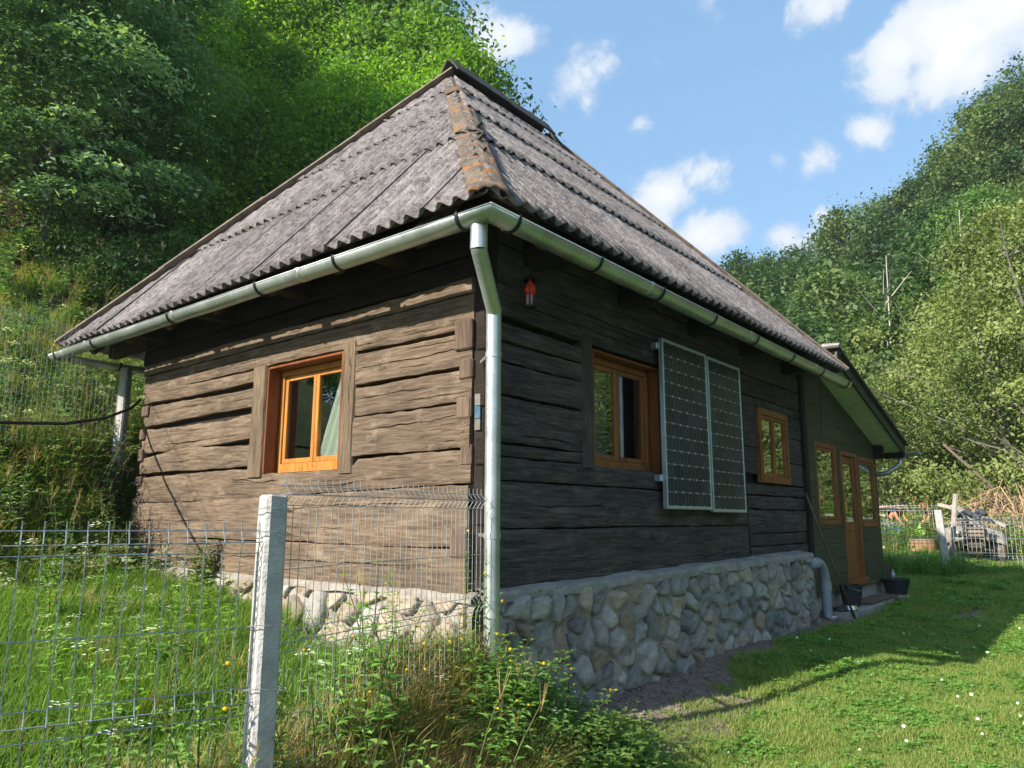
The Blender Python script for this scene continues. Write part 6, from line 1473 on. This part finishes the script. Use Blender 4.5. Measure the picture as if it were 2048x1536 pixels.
# forest on the right hill: one mass, a spread of small crowns
SCM = 1
far_m = [make_crown('far_crown', 300 + k, 1.0, .36 + .05 * (k % 3), .02, 44, 7500, .030, LF['far'], ['oval', 'cone', 'oval', 'bush'][k % 4])[0] for k in range(6)]
def far_dead(seed):
    q = MB(); r_ = random.Random(seed); q.tube([(0, 0, 0), (.01, 0, .5), (.0, .02, 1.0)], [.006, .0045, .0015], 4)
    for k in range(9): z = r_.uniform(.4, .95); a = r_.uniform(0, 6.28); q.tube([(0, 0, z), (math.cos(a) * .1, math.sin(a) * .1, z + .12)], [.0022, .0008], 3)
    return mesh_np('bare_trunk', np.concatenate(q.v), q.f, [mat('bleached_trunk', (.36, .33, .28), .9)])
col_far = src_col('far_sources', far_m + [far_dead(1)])
x = rs.uniform(40, 130, 26000); y = rs.uniform(-95, 130, 26000); okf, D = in_frame(x, y, 500)
ok = okf & (y < 40 + (x - 40) * 1.0); x, y = x[ok], y[ok]
keep = []; grid = {}
for i in range(len(x)):
    c = (int(x[i] // 4.0), int(y[i] // 4.0)); 
    if c in grid: continue
    grid[c] = 1; keep.append(i)
x, y = x[keep], y[keep]; n = len(x); ii = rs.randint(0, 6, n); dd = rs.uniform(size=n) < .012; ii[dd] = 6
sc = rs.uniform(8.0, 12.5, n) * (1 + .35 * fbm2(x * .06, y * .06, 5, 2)); sc[dd] *= 1.25
scatter('hillside_forest', np.stack([x, y, ground_z(x, y) - 3.0], 1), rs.uniform(0, 6.28, n), sc, ii, col_far, label='dense green forest covering the steep hill at the right', cat='forest')

# ------------------------------------------------------------------ plants by the wall and fence
def plant(me, x, y, s, label, group=None, rz=None, z=None):
    root = bpy.data.objects.new('plant', me); COL.objects.link(root); root.location = (x, y, float(ground_z(x, y)) if z is None else z); root.rotation_euler = (0, 0, rnd.uniform(0, 6.28) if rz is None else rz); root.scale = (s,) * 3
    return tag(root, label, 'plant', group)
bush = [weed_mesh(400 + k, .62, 13, .135, 'weed', 'y' if k == 0 else None, 9, .20, .45) for k in range(3)]
pbush = [weed_mesh(410 + k, .42, 9, .12, 'weedpale', None, 10, .26, .62) for k in range(2)]
tall = weed_mesh(420, .62, 16, .15, 'weedpale', None, 4, .06, .42); umb = [weed_mesh(430 + k, .42, 4, .06, 'weed', 'w', 5, .16, .3) for k in range(2)]
spire = weed_mesh(440, .95, 22, .07, 'weed', 'y', 2, .05, .5)
for (x, y, s, k) in [(-.30, -.42, 1.05, 0), (-.12, -.50, 1.0, 1), (-.48, -.45, .9, 2), (.05, -.42, .95, 0), (-.30, -.66, .9, 1), (.18, -.36, .8, 2), (-.62, -.55, .7, 0), (-.05, -.72, .8, 1), (.14, -.58, .8, 0), (-.45, -.78, .7, 2), (.28, -.50, .62, 1)]:
    plant(bush[k], x, y, s, 'leafy weed with small yellow flowers clumped at the foot of the downpipe', 'weeds clumped at the foot of the downpipe')
for (x, y, s, k) in [(.16, -.86, .95, 0), (.34, -.70, .8, 1), (-.02, -1.02, .9, 1), (.30, -.98, .7, 0), (-.20, -.98, .8, 0), (.46, -.84, .55, 1), (.08, -.72, .9, 0), (-.36, -1.0, .6, 1)]:
    plant(pbush[k], x, y, s, 'low pale broad-leaved weed spilling onto the lawn before the stone base', 'pale weeds spilling onto the lawn')
plant(tall, -.18, 3.25, 1.0, 'upright bright green plant growing against the sunlit wall left of the near post')
plant(spire, -.26, -.12, .95, 'tall thin plant climbing up beside the downpipe')
for (x, y, s) in [(-.35, 3.9, 1), (-.5, 4.15, 1), (-.3, 3.7, .9), (-.55, 3.7, .9), (-.25, 4.05, .9), (-.7, 4.0, 1), (-.45, 3.45, .8), (-.9, 4.45, .9), (-.3, 3.05, .6), (-.62, 3.25, .7), (-.2, 2.85, .6), (-.38, 3.55, .8), (-1.0, 3.9, .9)]:
    plant(umb[rnd.randrange(2)], x, y, s, 'plant with flat white flower heads in the grass near the black pot', 'white-flowered plants near the black pot')
for (x, y, s) in [(-1.95, -.35, .7)]: plant(umb[0], x, y, s, 'white-flowered weed low in the grass by the near mesh')

# ------------------------------------------------------------------ air
hz = bpy.data.materials.new('thin_air'); hz.use_nodes = True; t = hz.node_tree; t.nodes.clear()
o_ = N(t, 'ShaderNodeOutputMaterial'); pv = N(t, 'ShaderNodeVolumePrincipled'); pv.inputs['Density'].default_value = 0.00045; pv.inputs['Color'].default_value = (.82, .9, 1, 1); pv.inputs['Anisotropy'].default_value = .2
t.links.new(pv.outputs[0], o_.inputs['Volume'])
if HAZE:
    hb = MB().box(-320, 440, -320, 320, -4, 160).build('haze', hz); tag(hb, kind='stuff')
# clods and small stones on the bare soil
cl_m = []
for k in range(4):
    r_ = np.random.RandomState(600 + k); q = MB(); q.lathe((0, 0, 0), [(.0, -.4), (.75, -.2), (1.0, .1), (.7, .5), (.0, .65)], 7); V = np.concatenate(q.v); V = V * (1 + .35 * r_.uniform(-1, 1, (len(V), 1))) * np.array((1, r_.uniform(.7, 1.2), .7)); cl_m.append(mesh_np('clod', V, q.f, [STONES[1] if k == 3 else mat('dry_soil_clod', (.26, .20, .16), .95, bump=.6, bscale=30, var=.25)], smooth=True))
colc = src_col('clod_sources', cl_m)
x = rs.uniform(-.7, 7, 60000); y = rs.uniform(-1.9, .6, 60000); m_ = soil_mask(x, y) > rs.uniform(.25, 1, 60000); m_ &= ~((x > 0) & (y > -.06)); x, y = x[m_][:6500], y[m_][:6500]
scatter('soil_clods', np.stack([x, y, ground_z(x, y)], 1), rs.uniform(0, 6.28, len(x)), rs.uniform(.2, 1, len(x)) ** 4 * .024 + .0025, rs.randint(0, 4, len(x)), colc, label='crumbled soil and small stones along the foot of the stone base', cat='soil')
